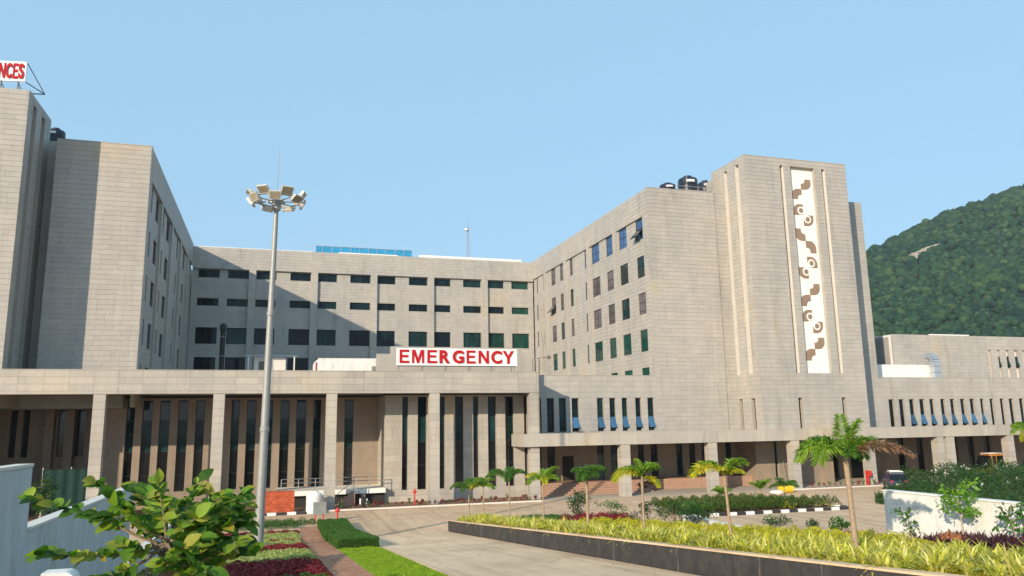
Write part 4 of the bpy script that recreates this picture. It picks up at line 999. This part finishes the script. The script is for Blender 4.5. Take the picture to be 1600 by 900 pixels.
def frond(origin, az, e0, L, droop, nl=74, ll=.36, mat='palm_green', seed=0, plume=True):
    r = random.Random(seed); pts = [Vector(origin)]; e = e0; K = 14; dirs = []
    for k in range(K):
        d = Vector((cos(e)*cos(az), cos(e)*sin(az), sin(e))); dirs.append(d); pts.append(pts[-1]+d*L/K); e -= droop/K*(.5+k/K)
    m = MB(); m.tube(pts, [.018*(1-.75*i/K) for i in range(K+1)], 4, cap=False)
    side0 = Vector((-sin(az), cos(az), 0))
    for i in range(nl):
        s = .14+.86*i/(nl-1); j = min(K-1, int(s*K)); p = pts[j].lerp(pts[j+1], s*K-j); d = dirs[j]; nrm = side0.cross(d)
        w_ = ll*(1-.62*abs(s-.42)/.6)
        for q in ((1, .45), (-1, .45), (1, -.15), (-1, -.15)) if plume else ((1, .2), (-1, .2)):
            dd = (side0*q[0]+nrm*-(q[1]+r.uniform(-.35, .35))+d*(.55+r.uniform(-.15, .25))).normalized(); dd = Vector((dd.x, dd.y, dd.z))
            tip = p+dd*w_*r.uniform(.8, 1.1)-Vector((0, 0, w_*.22)); mid = p+dd*w_*.5
            wv = dd.cross(Vector((r.uniform(-.6, .6), r.uniform(-.6, .6), 1))).normalized()*.0125*(1+ll)
            n = len(m.v); m.v += [tuple(p), tuple(mid+wv), tuple(tip), tuple(mid-wv)]; m.f.append((n, n+1, n+2, n+3))
    return m
def palm(loc, h, label, fr, mat='palm_green', group=None, tr=.042, lean=(0, 0), seed=0):
    t = root('palm_tree', loc, label, 'palm tree', group)
    h *= 1.07; h += .26*min(1, (46-loc[1])/31) if group == G_ else 0; crown = Vector((lean[0], lean[1], h))
    pts = [(0, 0, -.1), (lean[0]*.2, lean[1]*.2, h*.3), (lean[0]*.6, lean[1]*.6, h*.7), crown, crown+Vector((0, 0, .25))]
    MB().tube(pts, [tr*1.35, tr, tr*.9, tr*1.05, tr*.5], 9).build('trunk', 'palm_bark', t, smooth=True)
    for i, f_ in enumerate(fr):
        az, e0, L, dr, mt = f_[:5]
        frond(crown+Vector((0, 0, .12)), radians(az), radians(e0), L, radians(dr), mat=mt or mat, seed=seed*31+i, ll=f_[5]*1.15 if len(f_) > 5 else .36*min(1.2, L)).build('frond', mt or mat, t)
    return t
def rfr(seed, n, L, mats, e=(40, 80), dr=(80, 130)):
    n += 0 if seed in (1, 2, 3) else 1
    r = random.Random(seed); return [(i*360/n+r.uniform(-25, 25), r.uniform(*e), L*r.uniform(.8, 1.15), r.uniform(*dr), r.choice(mats)) for i in range(n)]
G_ = 'young palms in a row along the ramp'
PX = 12.0
g1, g2, y1 = 'palm_green', 'palm_dark', 'palm_yellow'
palm(at(11.4, 46.3), 1.7, 'dark drooping palm at the far left tip of the planter', rfr(1, 7, 1.15, [g2], (30, 65)), group=G_, tr=.042, seed=1)
palm(at(PX, 45.2), 1.75, 'short yellowish palm, second from the far end of the row', rfr(2, 6, 1.15, [g1, y1], (20, 60)), group=G_, seed=2)
palm(at(PX, 39.9), 1.95, 'thin dark palm in front of the slot windows, third from the far end', rfr(3, 6, 1.2, [g2], (40, 75)), group=G_, seed=3)
palm(at(PX, 34.5), 1.75, 'bright green palm whose crown leans right at the corner column', [(200, 40, 1.0, 120, g1), (150, 55, .9, 110, y1), (10, 62, 1.05, 70, g1), (60, 60, 1.0, 90, g1), (320, 45, .9, 110, g1), (260, 40, .8, 130, y1)], group=G_, seed=4)
palm(at(PX, 29.2), 1.6, 'dense dark green palm in front of the entrance steps', rfr(5, 9, 1.05, [g2], (35, 85), (90, 140)), group=G_, seed=5, tr=.06)
palm(at(PX, 24.3), 1.55, 'palm with one golden hanging frond and a forked top', [(185, 38, 1.25, 110, y1), (150, 55, .9, 100, g1), (95, 80, .7, 50, g1), (20, 62, 1.05, 120, g1), (0, 8, .75, 95, y1), (300, 70, .8, 90, g1), (200, 60, .8, 90, g1)], group=G_, seed=6, tr=.045)
palm(at(PX, 19.05), 1.45, 'yellow green palm with two sideways plumes, second tallest on the right', [(180, 42, 1.15, 110, y1), (165, 58, .8, 90, g1), (10, 58, .95, 105, g1), (-10, 35, .6, 80, y1), (230, 55, .6, 100, y1), (330, 70, .6, 60, g1)], group=G_, seed=7, tr=.042, lean=(-.1, 0))
palm(at(PX-.05, 14.2), 1.62, 'tallest palm with wide green plumes and one dead brown frond', [(172, 48, 1.35, 135, g1, .38), (200, 40, 1.25, 120, g1, .36), (150, 60, 1.0, 110, g2, .34), (60, 84, .95, 25, g1, .30), (350, 78, .9, 40, g1, .3), (5, 55, 1.1, 110, g1, .34), (20, 42, .9, 120, g2, .3), (-28, 34, 1.45, 88, 'palm_dead', .34), (240, 50, .7, 120, g2, .25)], group=G_, seed=8, tr=.06, lean=(-.06, 0))
palm((37.2, 30.5, 0.0), 4.7, 'palm cut off by the right edge of the picture', [(180, 45, 1.6, 110, g1), (200, 30, 1.6, 110, y1), (165, 62, 1.3, 100, g1), (150, 70, 1.0, 70, g1), (0, 45, 1.6, 110, g1), (210, 5, 1.5, 80, g1), (270, 50, 1.2, 110, g1), (100, 60, 1.2, 100, g1)], seed=9, tr=.1)
G2 = 'small palms on the kerbed island'
palm((31.3, 50.6, .16), .55, 'small palm at the left end of the kerbed island', rfr(10, 6, 1.0, [g1], (40, 75)), group=G2, seed=10, tr=.04)
palm((34.8, 50.9, .16), .75, 'small pale palm in the middle of the kerbed island', rfr(11, 6, 1.1, [g1], (50, 80), (50, 90)), group=G2, seed=11, tr=.042)
palm((35.9, 49.6, .16), 1.0, 'small dark palm near the yellow drum', rfr(12, 7, 1.15, [g2], (20, 65)), group=G2, seed=12, tr=.042)
dr = root('yellow_drum', (42.6, 58.6, .03), 'yellow drum lying with a white sack on the far road edge', 'drum')
m = MB(); m.tube([(-.55, 0, .36), (.55, 0, .36)], .36, 16); m.build('drum_body', 'yellow_paint', dr)
m = MB(); m.lathe([(.5, 0), (.62, .12), (.4, .26), (.1, .3)], (-1.2, -.3, 0), 10); m.build('sack', 'paint_white', dr)

def young_tree(loc, h, cr, n, size, mat, label, seed, tz=.4, trunk=.03, group=None):
    t = root('young_tree', loc, label, 'young tree', group); r = np.random.default_rng(seed); m = MB()
    m.tube([(0, 0, -.05), (.02, 0, h*.3), (-.02, .02, h*.6), (0, 0, h*.92)], [trunk, trunk*.8, trunk*.6, trunk*.25], 7)
    tips = []
    for i in range(11):
        z0 = h*(tz+(.9-tz)*i/11); a = i*2.4+r.uniform(-.4, .4); e = r.uniform(.2, .7); L = cr*r.uniform(.6, 1.1)
        p1 = np.array([cos(a)*cos(e)*L, sin(a)*cos(e)*L, z0+sin(e)*L*.7]); tips.append((np.array([0, 0, z0]), p1))
        m.tube([(0, 0, z0), tuple(p1*[.5, .5, 0]+[0, 0, (z0+p1[2])/2+.02]), tuple(p1)], [trunk*.4, trunk*.25, trunk*.1], 5)
    m.build('trunk', 'bark_pale', t)
    k = r.integers(0, 11, n); s = r.uniform(.25, 1.1, n)[:, None]; A0 = np.array([x[0] for x in tips])[k]; A1 = np.array([x[1] for x in tips])[k]
    p = A0+(A1-A0)*s+r.normal(0, cr*.13, (n, 3)); V, F = leafquads(p, size, r, .7, .62)
    link('crown', npmesh('crown', V, F, mat), t, kind='stuff'); return t
young_tree(at(16.0, 17.0, .5), .95, .28, 110, .12, 'shrub_mid', 'thin sapling with sparse leaves near the free end of the white wall', 1, .15, .015)
young_tree(at(15.9, 15.2, .5), 1.5, .5, 520, .13, 'shrub_bright', 'bushy bright green young tree in the middle of the white wall', 2, .45, .022)
young_tree(at(16.0, 13.9, .5), 1.05, .38, 170, .14, 'shrub_mid', 'leafy young tree at the right picture edge before the white wall', 3, .3, .015)
young_tree((-14.4, 59.2, .05), 3.2, 1.1, 900, .22, 'shrub_dark', 'small dark tree beyond the left boundary wall', 4, .2, .06)
# bougainvillea thicket with white flowers beyond the right wall
def poly_pts(poly, n, r):
    p = np.array(poly, float); lo, hi = p.min(0), p.max(0); out = []
    while sum(len(o) for o in out) < n:
        q = r.uniform(lo, hi, (n*2, 2)); ins = np.zeros(len(q), bool); j = len(p)-1
        for i in range(len(p)):
            c = ((p[i, 1] > q[:, 1]) != (p[j, 1] > q[:, 1])) & (q[:, 0] < (p[j, 0]-p[i, 0])*(q[:, 1]-p[i, 1])/(p[j, 1]-p[i, 1]+1e-9)+p[i, 0]); ins ^= c; j = i
        out.append(q[ins])
    return np.concatenate(out)[:n]
r = np.random.default_rng(70)
HP = [(42.5, 48), (42, 41), (40, 33), (48, 33), (80, 58), (74, 60.3), (56, 60.0), (50, 55), (46, 52)]
q = poly_pts(HP, 70000, r); h_ = .25+np.clip((q[:, 0]-48)/10, 0, 1)*1.25+.45*np.sin(q[:, 0]*1.1)*np.cos(q[:, 1]*.9)+.25*np.sin(q[:, 0]*2.7+q[:, 1]*3.1)
z = np.maximum(.05, h_*(1-.8*r.random(len(q))**2)+r.normal(0, .12, len(q))); V, F = leafquads(np.c_[q, z], .19, r, .8)
link('thicket', npmesh('thicket', V, F, 'shrub_dark'), None, kind='stuff', label='dark green thicket beyond the white wall')
q2 = poly_pts(HP, 420, r); k = (np.sin(q2[:, 0]*.9+1)+np.cos(q2[:, 1]*.8) > .7) & (q2[:, 0] > 50); q2 = q2[k]; h2 = .30+np.clip((q2[:, 0]-48)/10, 0, 1)*1.25+.45*np.sin(q2[:, 0]*1.1)*np.cos(q2[:, 1]*.9)+.25*np.sin(q2[:, 0]*2.7+q2[:, 1]*3.1)
c3 = np.repeat(np.c_[q2, h2+.08], 5, 0)+r.normal(0, .1, (len(q2)*5, 3)); V, F = leafquads(c3, .2, r, .8, .9); link('white_flowers', npmesh('white_flowers', V, F, 'flower_white'), None, kind='stuff', label='white blossoms dotted over the thicket')
# little bedding plants in front of the wall, one thing each
pr0 = None
for i in range(26):
    x = 7.2+i*.54; lab = 'small red and green bedding plant at the foot of the slot window wall'
    if pr0 is None: pr0 = shrub((x, 61.6, .1), .22, .22, .42, 'cover_red', 90, .11, lab, 90, 'bedding plants at the wall foot'); pr1 = shrub((x, 61.75, .1), .25, .25, .5, 'hedge_green', 90, .11, lab, 91, 'bedding plants at the wall foot')
    c = copy_tree(pr0 if i % 3 else pr1); c.location = (x+random.uniform(-.12, .12), 61.7+random.uniform(-.15, .3), .1); c.rotation_euler.z = random.uniform(0, 6); s_ = random.uniform(.6, 1.2); c.scale = (s_,)*3
    c['label'] = lab
pr1.location = (5.2, 61.8, .1); pr0.location = (6.1, 61.7, .1)
for i in range(22):
    x = 47.4+i*.62; lab = 'small bedding plant along the kerb below the right tower'
    c = copy_tree(pr1 if i % 2 else pr0); c.location = (x, 61.2, .1); c.rotation_euler.z = random.uniform(0, 6); s_ = random.uniform(.7, 1.1); c.scale = (s_,)*3
    c['label'] = lab; c['group'] = 'bedding plants below the tower'

# ---- foreground tree with large leaves
ft = root('foreground_tree', (-.64, 5.8, 3.5), 'leafy young tree with large bright leaves in the left foreground', 'tree')
J = Vector((-.64, 5.8, 5.17))
o0 = Vector((-.64, 5.8, 3.5))
MB().tube([Vector((0, 0, 0)), Vector((.02, 0, .8)), J-o0], [.05, .045, .04], 10).build('trunk', 'bark', ft, smooth=True)
MB().tube([Vector((.12, .05, 0)), Vector((.13, .05, .8)), Vector((.12, .03, 1.62))], [.025, .02, .018], 8).build('stake', 'bark_pale', ft)
TIPS = [(-1.50,5.95,5.66),(-1.30,5.5,5.37),(-1.16,5.4,5.17),(-1.13,6,5.76),(-.91,6.2,5.71),(-.71,5.7,5.75),(-.49,6,5.74),(-.32,5.6,5.66),(-.2,6.2,5.64),(-.18,5.9,5.58),(-.34,5.3,5.24),(-.45,5.5,5.55),(-.94,5.7,5.62),(-.86,5.6,5.38),(-.3,5.9,5.35),(-.12,6.1,5.42),(-.5,5.4,5.38),(-.62,6.1,5.6),(-.25,5.6,5.48),(-1.1,5.9,5.56),(-.1,5.75,5.28),(-.16,6.1,5.50),(-.2,5.5,5.38),(-.38,5.8,5.58),(-.55,5.9,5.5),(-.3,6.2,5.5),(-.42,5.5,5.42),(-.18,6.0,5.33),(-.62,5.5,5.3),(-.75,5.9,5.48)]
br = MB(); LV = []
rl_ = random.Random(5)
for tx, ty, tz in TIPS:
    T = Vector((tx, ty, tz-.085)); st_ = J+Vector((rl_.uniform(-.02, .02), 0, rl_.uniform(-.05, .12))); mid = st_.lerp(T, .5)+Vector((0, 0, -.05 if tz < 5.4 else .05))
    pts = [st_-o0, st_.lerp(mid, .5)-o0+Vector((0, 0, -.02)), mid-o0, mid.lerp(T, .55)-o0, T-o0]; br.tube(pts, [.013, .010, .008, .006, .003], 5)
    Ln = (T-st_).length; nl = max(8, int(Ln/.042))
    for i in range(nl):
        s = .34+.68*i/(nl-1) if Ln > .5 else .5+.5*i/(nl-1)
        p = (mid.lerp(T, (s-.5)*2) if s > .5 else st_.lerp(mid, s*2))-o0; d = (T-mid).normalized()
        for sd_ in (-1, 1):
            LV.append((p, d, sd_, s))
br.build('branches', 'bark', ft)
def bigleaf(L, W, curl_, fold):
    m = MB(); n = 8; rows = []
    for i in range(n+1):
        t = i/n; wv = W*math.sin(pi*min(1, t**.9))**.8*(1 if i else .05); z = -curl_*t*t; rows.append((t*L, wv/2, z))
    for i, (y, w_, z) in enumerate(rows): m.v += [(-w_, y, z+fold*w_), (0, y, z), (w_, y, z+fold*w_)]
    for i in range(n):
        a = i*3; m.f += [(a, a+1, a+4, a+3), (a+1, a+2, a+5, a+4)]
    return m
leaf_me = [bigleaf(.165, .105, .03, .35).mesh('leaf', 'leaf_big', True), bigleaf(.18, .115, .05, .25).mesh('leaf', 'leaf_big', True), bigleaf(.14, .09, .02, .4).mesh('leaf', 'leaf_big', True), bigleaf(.15, .09, .06, .3).mesh('leaf', 'leaf_yellowing', True)]
extra = MB(); cnt = 0
rl_.shuffle(LV)
for p, d, sd_, s in LV:
    side = d.cross(Vector((0, 0, 1))).normalized()*sd_
    yv = (d*rl_.uniform(.1, .9)+side*rl_.uniform(.3, 1)+Vector((0, 0, rl_.uniform(-.45, .6)))).normalized()
    up_ = (Vector((rl_.uniform(-.7, .7), rl_.uniform(-1.5, .1), .75))).normalized(); xv = yv.cross(up_).normalized(); zv = xv.cross(yv)
    k = rl_.choice((0, 0, 1, 1, 2)) if rl_.random() > .05 else 3; sc_ = rl_.uniform(.42, .82)
    M_ = Matrix(((xv.x, yv.x, zv.x, p.x), (xv.y, yv.y, zv.y, p.y), (xv.z, yv.z, zv.z, p.z), (0, 0, 0, 1))) @ Matrix.Scale(sc_, 4)
    if cnt < 300: o = link('leaf', leaf_me[k], ft); o.matrix_local = M_; cnt += 1
    else:
        n = len(extra.v); me = leaf_me[k]; extra.v += [tuple(M_ @ v.co) for v in me.vertices]; extra.f += [tuple(n+i for i in q_.vertices) for q_ in me.polygons]
if extra.v: extra.build('leaves', 'leaf_big', ft, smooth=True, kind='stuff')

# ================================================================ site objects
bs = root('brick_stack', (.6, 60.9, .12), 'neat stack of red bricks behind the striped kerb', 'brick stack')
bm = MB().box(0, .215, 0, .10, 0, .068).mesh('brick', 'brick_red'); cnt = 0; more = MB()
for lv in range(21):
    for i in range(10):
        x, z = -1.1+i*.222+random.uniform(-.004, .004), lv*.0725; y = random.uniform(-.012, .012)
        if cnt < 210: link('brick', bm, bs, loc=(x, y-.3, z)); cnt += 1
MB().box(-1.08, 1.1, -.2, .7, 0, 1.5).build('brick_core', 'brick_red', bs)
wt = root('water_tank', (3.15, 60.7, .12), 'round white plastic tank beside the brick stack', 'water tank')
MB().lathe([(.58, 0), (.6, .1), (.58, .3), (.6, .34), (.58, .6), (.6, .64), (.58, .95), (.6, 1.0), (.56, 1.25), (.3, 1.38), (.28, 1.46), (.05, 1.48)], n=28).build('tank_body', 'paint_white', wt, smooth=True)
nbd = root('notice_board', (3.15, 53.9, 0), 'grey blank board on two red posts at the bed corner', 'notice board')
MB().box(-.42, .42, -.03, .03, .55, 1.35).build('board', 'galv', nbd)
for x in (-.26, .26): MB().box(x-.04, x+.04, .035, .1, 0, 1.3).build('post', 'paint_red', nbd)
def hydrant(loc, label, h=.9, group='red hydrants'):
    t = root('fire_hydrant', loc, label, 'fire hydrant', group)
    MB().lathe([(.1, 0), (.1, .04), (.055, .05), (.055, h*.7), (.1, h*.74), (.12, h*.86), (.08, h*.96), (.03, h)], n=12).build('standpipe', 'paint_red', t, smooth=True)
    m = MB(); m.tube([(-.16, 0, h*.8), (.16, 0, h*.8)], .05, 8); m.tube([(0, -.16, h*.72), (0, 0, h*.72)], .045, 8); m.build('outlets', 'paint_red', t)
hydrant((4.25, 53.2, 0), 'red hydrant in front of the clipped hedge', 1.0); hydrant((10.85, 61.9, .1), 'red hydrant at the foot of the slot window wall', 1.25)
t = root('fire_point', (53.6, 61.3, .1), 'red hydrant pipe and hose box below the right tower', 'fire hydrant', 'red hydrants')
MB().box(-.12, .12, -.1, .1, 0, 1.35).build('standpipe', 'paint_red', t); MB().box(-.1, .45, -.12, .12, .85, 1.3).build('hose_box', 'paint_red', t)
# parked motorcycle seen head on
mc = root('motorcycle', (6.95, 62.6, .1), 'black motorcycle with white trim parked nose out by the steps', 'motorcycle')
def wheel(o, y): 
    m = MB(); R = .3
    pts = [(0, y+R*cos(2*pi*k/20), .3+R*sin(2*pi*k/20)) for k in range(21)]; m.tube(pts, .055, 8, cap=False); m.build('wheel', 'rubber', o)
    m = MB()
    for k in range(6): a = pi*k/6; m.tube([(0, y+R*cos(a), .3+R*sin(a)), (0, y-R*cos(a), .3-R*sin(a))], .01, 4)
    m.build('rim', 'chrome', o)
wheel(mc, -.65); wheel(mc, .65)
m = MB(); m.obox((0, .1, .62), (.13, 0, 0), (0, .35, 0), (0, 0, .17)); m.obox((0, -.3, .85), (.16, 0, 0), (0, .12, 0), (0, 0, .16)); m.build('fairing', 'paint_black', mc)
m = MB(); m.obox((0, .45, .82), (.12, 0, 0), (0, .35, 0), (0, 0, .05)); m.build('seat', 'rubber', mc)
m = MB(); m.tube([(-.4, -.2, 1.02), (-.15, -.3, .98), (.15, -.3, .98), (.4, -.2, 1.02)], .02, 6)
for x in (-.08, .08): m.tube([(x, -.65, .3), (x, -.35, .95)], .022, 6)
m.build('handlebar', 'frame_dark', mc)
m = MB()
for x in (-.25, .25): m.obox((x, -.1, .42), (.05, 0, 0), (0, .15, 0), (0, 0, .22))
m.build('leg_guard', 'paint_white', mc)
MB().lathe([(.02, 0), (.1, .03), (.1, .12), (.06, .16)], (0, -.45, .78), 12).build('headlight', 'chrome', mc)
m = MB()
for x in (-.36, .36): m.lathe([(.03, 0), (.06, .03), (.03, .08)], (x, -.2, 1.1), 8)
m.build('mirror', 'paint_black', mc)
# small scaffold ladder below the tower
lad = root('ladder', (48.3, 65.5, .03), 'thin grey scaffold ladder against the wall below the tower', 'ladder')
m = MB()
for x in (-.6, 0, .6): m.tube([(x, 0, 0), (x+.1, .5, 3.4)], .03, 6)
for k in range(8): m.tube([(-.6+.012*k, .06*k, .4*k+.3), (.6+.012*k, .06*k, .4*k+.3)], .02, 5)
m.build('rungs', 'galv', lad)
gc = root('green_netting', (-13.9, 63.4, 0), 'dark green netting screen below the far left canopy', 'netting screen')
m = MB(); n = 24
for i in range(n):
    x0, x1 = -1.6+3.6*i/n, -1.6+3.6*(i+1)/n; y0, y1 = .05*sin(i*1.3), .05*sin((i+1)*1.3); m.quad((x0, y0, .1), (x1, y1, .1), (x1, y1, 3.55), (x0, y0, 3.55))
m.build('net', 'green_cloth', gc); m = MB()
for x in (-1.6, .2, 2.0): m.tube([(x, .08, 0), (x, .08, 3.7)], .04, 6)
m.build('posts', 'galv', gc)
# cars
def car(loc, rz, paint, label, L=3.9, W=1.65, Hh=1.48, rack=False):
    t = root('parked_car', loc, label, 'car', None, rz); hw = W/2
    body = [(-L/2, .35), (-L/2+.02, .75), (-L/2+.35, .92), (-L/2+.95, .98), (L/2-.12, .98), (L/2, .8), (L/2, .35), (L/2-.15, .22), (-L/2+.1, .22)]
    def shell(prof, inset, mt, name, bev=.08):
        m = MB(); n = len(prof); cx = sum(a for a, b in prof)/n; cz = sum(b for a, b in prof)/n
        rings = [(-1, inset+bev, .93), (-1, inset, 1), (1, inset, 1), (1, inset+bev, .93)]
        for sgn, ins, sc2 in rings:
            y = sgn*(hw-ins); y = y-sgn*(0 if sc2 == 1 else -bev)
            for a, b in prof: m.v.append((cx+(a-cx)*sc2, y if sc2 == 1 else y, cz+(b-cz)*sc2))
        for k in range(3):
            for i in range(n): j = (i+1) % n; m.f.append((k*n+i, k*n+j, (k+1)*n+j, (k+1)*n+i))
        m.f.append(tuple(range(n))); m.f.append(tuple(3*n+i for i in reversed(range(n)))); return m.build(name, mt, t, smooth=True)
    shell(body, .06, paint, 'body')
    cab = [(-L/2+.85, .96), (-L/2+1.45, Hh-.06), (-L/2+1.8, Hh), (L/2-.75, Hh), (L/2-.35, Hh-.08), (L/2-.05, .96)]
    shell(cab, .17, 'pane_black', 'glazing', .05)
    roof = [(-L/2+1.42, Hh-.05), (-L/2+1.8, Hh+.015), (L/2-.75, Hh+.015), (L/2-.3, Hh-.06), (L/2-.34, Hh-.1), (-L/2+1.5, Hh-.1)]; shell(roof, .16, paint, 'roof', .04)
    m = MB()
    for x in (-L/2+1.75, 0.15, L/2-.75):
        for s_ in (-1, 1): MB().obox((x, s_*(hw-.165), (Hh+.95)/2), (.035, 0, 0), (0, .02, 0), (0, 0, (Hh-.95)/2)).build('pillar', paint, t)
    for x in (-L/2+.7, L/2-.7):
        for s_ in (-1, 1):
            wv = MB(); wv.tube([(x, s_*(hw-.2), .3), (x, s_*(hw+.01), .3)], .3, 18).build('wheel', 'rubber', t); wv = MB(); wv.tube([(x, s_*(hw-.05), .3), (x, s_*(hw+.02), .3)], .17, 12); wv.build('rim', 'chrome', t)
    for s_ in (-1, 1):
        MB().obox((L/2-.03, s_*(hw-.28), .82), (.05, 0, 0), (0, .10, 0), (0, 0, .09)).build('taillight', 'taillight', t)
        MB().obox((-L/2+.06, s_*(hw-.3), .72), (.08, 0, 0), (0, .17, 0), (0, 0, .09)).build('headlight', 'chrome', t)
        MB().obox((-L/2+1.3, s_*(hw+.04), 1.0), (.06, 0, 0), (0, .09, 0), (0, 0, .07)).build('mirror', paint, t)
    MB().obox((L/2+.01, 0, .6), (.01, 0, 0), (0, .25, 0), (0, 0, .06)).build('number_plate', 'sign_white', t)
    MB().obox((L/2-.02, 0, .4), (.06, 0, 0), (0, hw-.12, 0), (0, 0, .1)).build('bumper', 'paint_black', t)
    if rack:
        m = MB()
        for y in (-.5, .5): m.obox((.3, y, Hh+.13), (.85, 0, 0), (0, .03, 0), (0, 0, .03))
        for x in (-.45, 1.0): m.obox((x, 0, Hh+.13), (.03, 0, 0), (0, .52, 0), (0, 0, .03)); m.obox((x, -.5, Hh+.07), (.02, 0, 0), (0, .02, 0), (0, 0, .06)); m.obox((x, .5, Hh+.07), (.02, 0, 0), (0, .02, 0), (0, 0, .06))
        m.build('roof_rack', 'paint_white', t)
    return t
car((52.6, 56.8, 0.03), radians(-125), 'car_blue', 'dark blue hatchback with a white roof rack parked by the tower columns', rack=True)
car((71.3, 63.7, .035), radians(0), 'car_orange', 'tall orange van with a roof rack under the right podium', L=4.4, Hh=2.35, rack=True)
car((77.0, 63.4, .035), radians(5), 'car_white', 'tall white car at the right picture edge under the podium', Hh=2.0)
# dark boulder like bush and clutter by the entrance
shrub((25.6, 64.6, .05), .35, .25, .4, 'cover_purple', 160, .12, 'small dark planter bush on the entrance steps', 33)
shrub((32.6, 65.6, .05), .8, .6, .8, 'palm_dead', 260, .2, 'heap of dry brown brush beside the entrance column', 34)

# ================================================================ hill and forest
def ridge(x): return np.interp(x, [150, 260, 330, 395, 458, 502, 560, 637, 800, 1100, 1600], [0, 25, 62, 100, 133, 155, 180, 206, 245, 235, 120])
def hz_(x, y):
    s = np.clip((y-150)/350, 0, 1); s = s*s*(3-2*s); b = np.clip((y-520)/400, 0, 1)
    return ridge(x*(500/np.maximum(y, 400))**.0)*s*(1-b*.6)+3*np.sin(x*.03)*np.sin(y*.025)*s+2*np.sin(x*.07+1)*s
nx, ny = 120, 70; X_, Y_ = np.meshgrid(np.linspace(140, 1600, nx), np.linspace(150, 950, ny), indexing='ij'); Z_ = hz_(X_, Y_)-1
i, j = np.meshgrid(np.arange(nx-1), np.arange(ny-1), indexing='ij'); o = (i*ny+j).ravel()
link('hill', npmesh('hill', np.c_[X_.ravel(), Y_.ravel(), Z_.ravel()], np.stack([o, o+ny, o+ny+1, o+1], 1), 'hill_soil'), None, kind='structure')
import bmesh
bmm = bmesh.new(); bmesh.ops.create_icosphere(bmm, subdivisions=1, radius=1); iv = np.array([v.co[:] for v in bmm.verts]); bmm.verts.index_update(); if_ = np.array([[v.index for v in f_.verts] for f_ in bmm.faces]); bmm.free()
r = np.random.default_rng(80); n = 62000
x = r.uniform(200, 900, n); y = r.uniform(190, 530, n); k = (x/y > .78) & (x/y < 1.55); x, y = x[k], y[k]; n = len(x); z = hz_(x, y)
rad = (1.0+3.4*r.random(n)**2.2)*(.55+.45*y/500)
V = iv[None]*(1+r.uniform(-.38, .38, (n, len(iv), 1))); ang = r.uniform(0, 6.28, n); c_, s_ = np.cos(ang)[:, None], np.sin(ang)[:, None]
V = np.stack([V[..., 0]*c_-V[..., 1]*s_, V[..., 0]*s_+V[..., 1]*c_, V[..., 2]*.85], 2)*rad[:, None, None]+np.stack([x, y, z+rad*r.uniform(.1, .9, n)], 1)[:, None]
F = (if_[None]+(np.arange(n)*len(iv))[:, None, None]).reshape(-1, 3)
rr2 = np.random.default_rng(81); m = MB()
for k in range(70):
    u = k/69; y = 450+rr2.normal(0, 1.6); x = 450+u*30+rr2.normal(0, 1.5); zc_ = float(hz_(np.array([x]), np.array([y]))[0])+3.6; a_ = rr2.uniform(.7, 1.9)
    m.obox((x, y, zc_), (a_, a_*.3, .1), (-.3, a_*.7, .2), (0, .2, rr2.uniform(.6, 1.5)))
m.build('rock_outcrop', 'rock', kind='stuff', label='small bare pale rock outcrop high on the wooded hill')
link('forest', npmesh('forest', V.reshape(-1, 3), F, 'forest'), None, kind='stuff', label='dense green forest covering the hillside')

# ================================================================ haze: one closed box of thin even air round the whole scene
m, t, b = newmat('haze_air'); t.nodes.remove(b)
pv_ = N(t, 'ShaderNodeVolumePrincipled'); pv_.inputs['Color'].default_value = (.86, .92, 1, 1); pv_.inputs['Density'].default_value = .00017; pv_.inputs['Anisotropy'].default_value = .2
t.links.new(pv_.outputs[0], t.nodes['Material Output'].inputs['Volume'])
MB().box(-4200, 4200, -4200, 6200, -1.5, 275).build('haze', 'haze_air', kind='stuff', label='thin pale air haze')
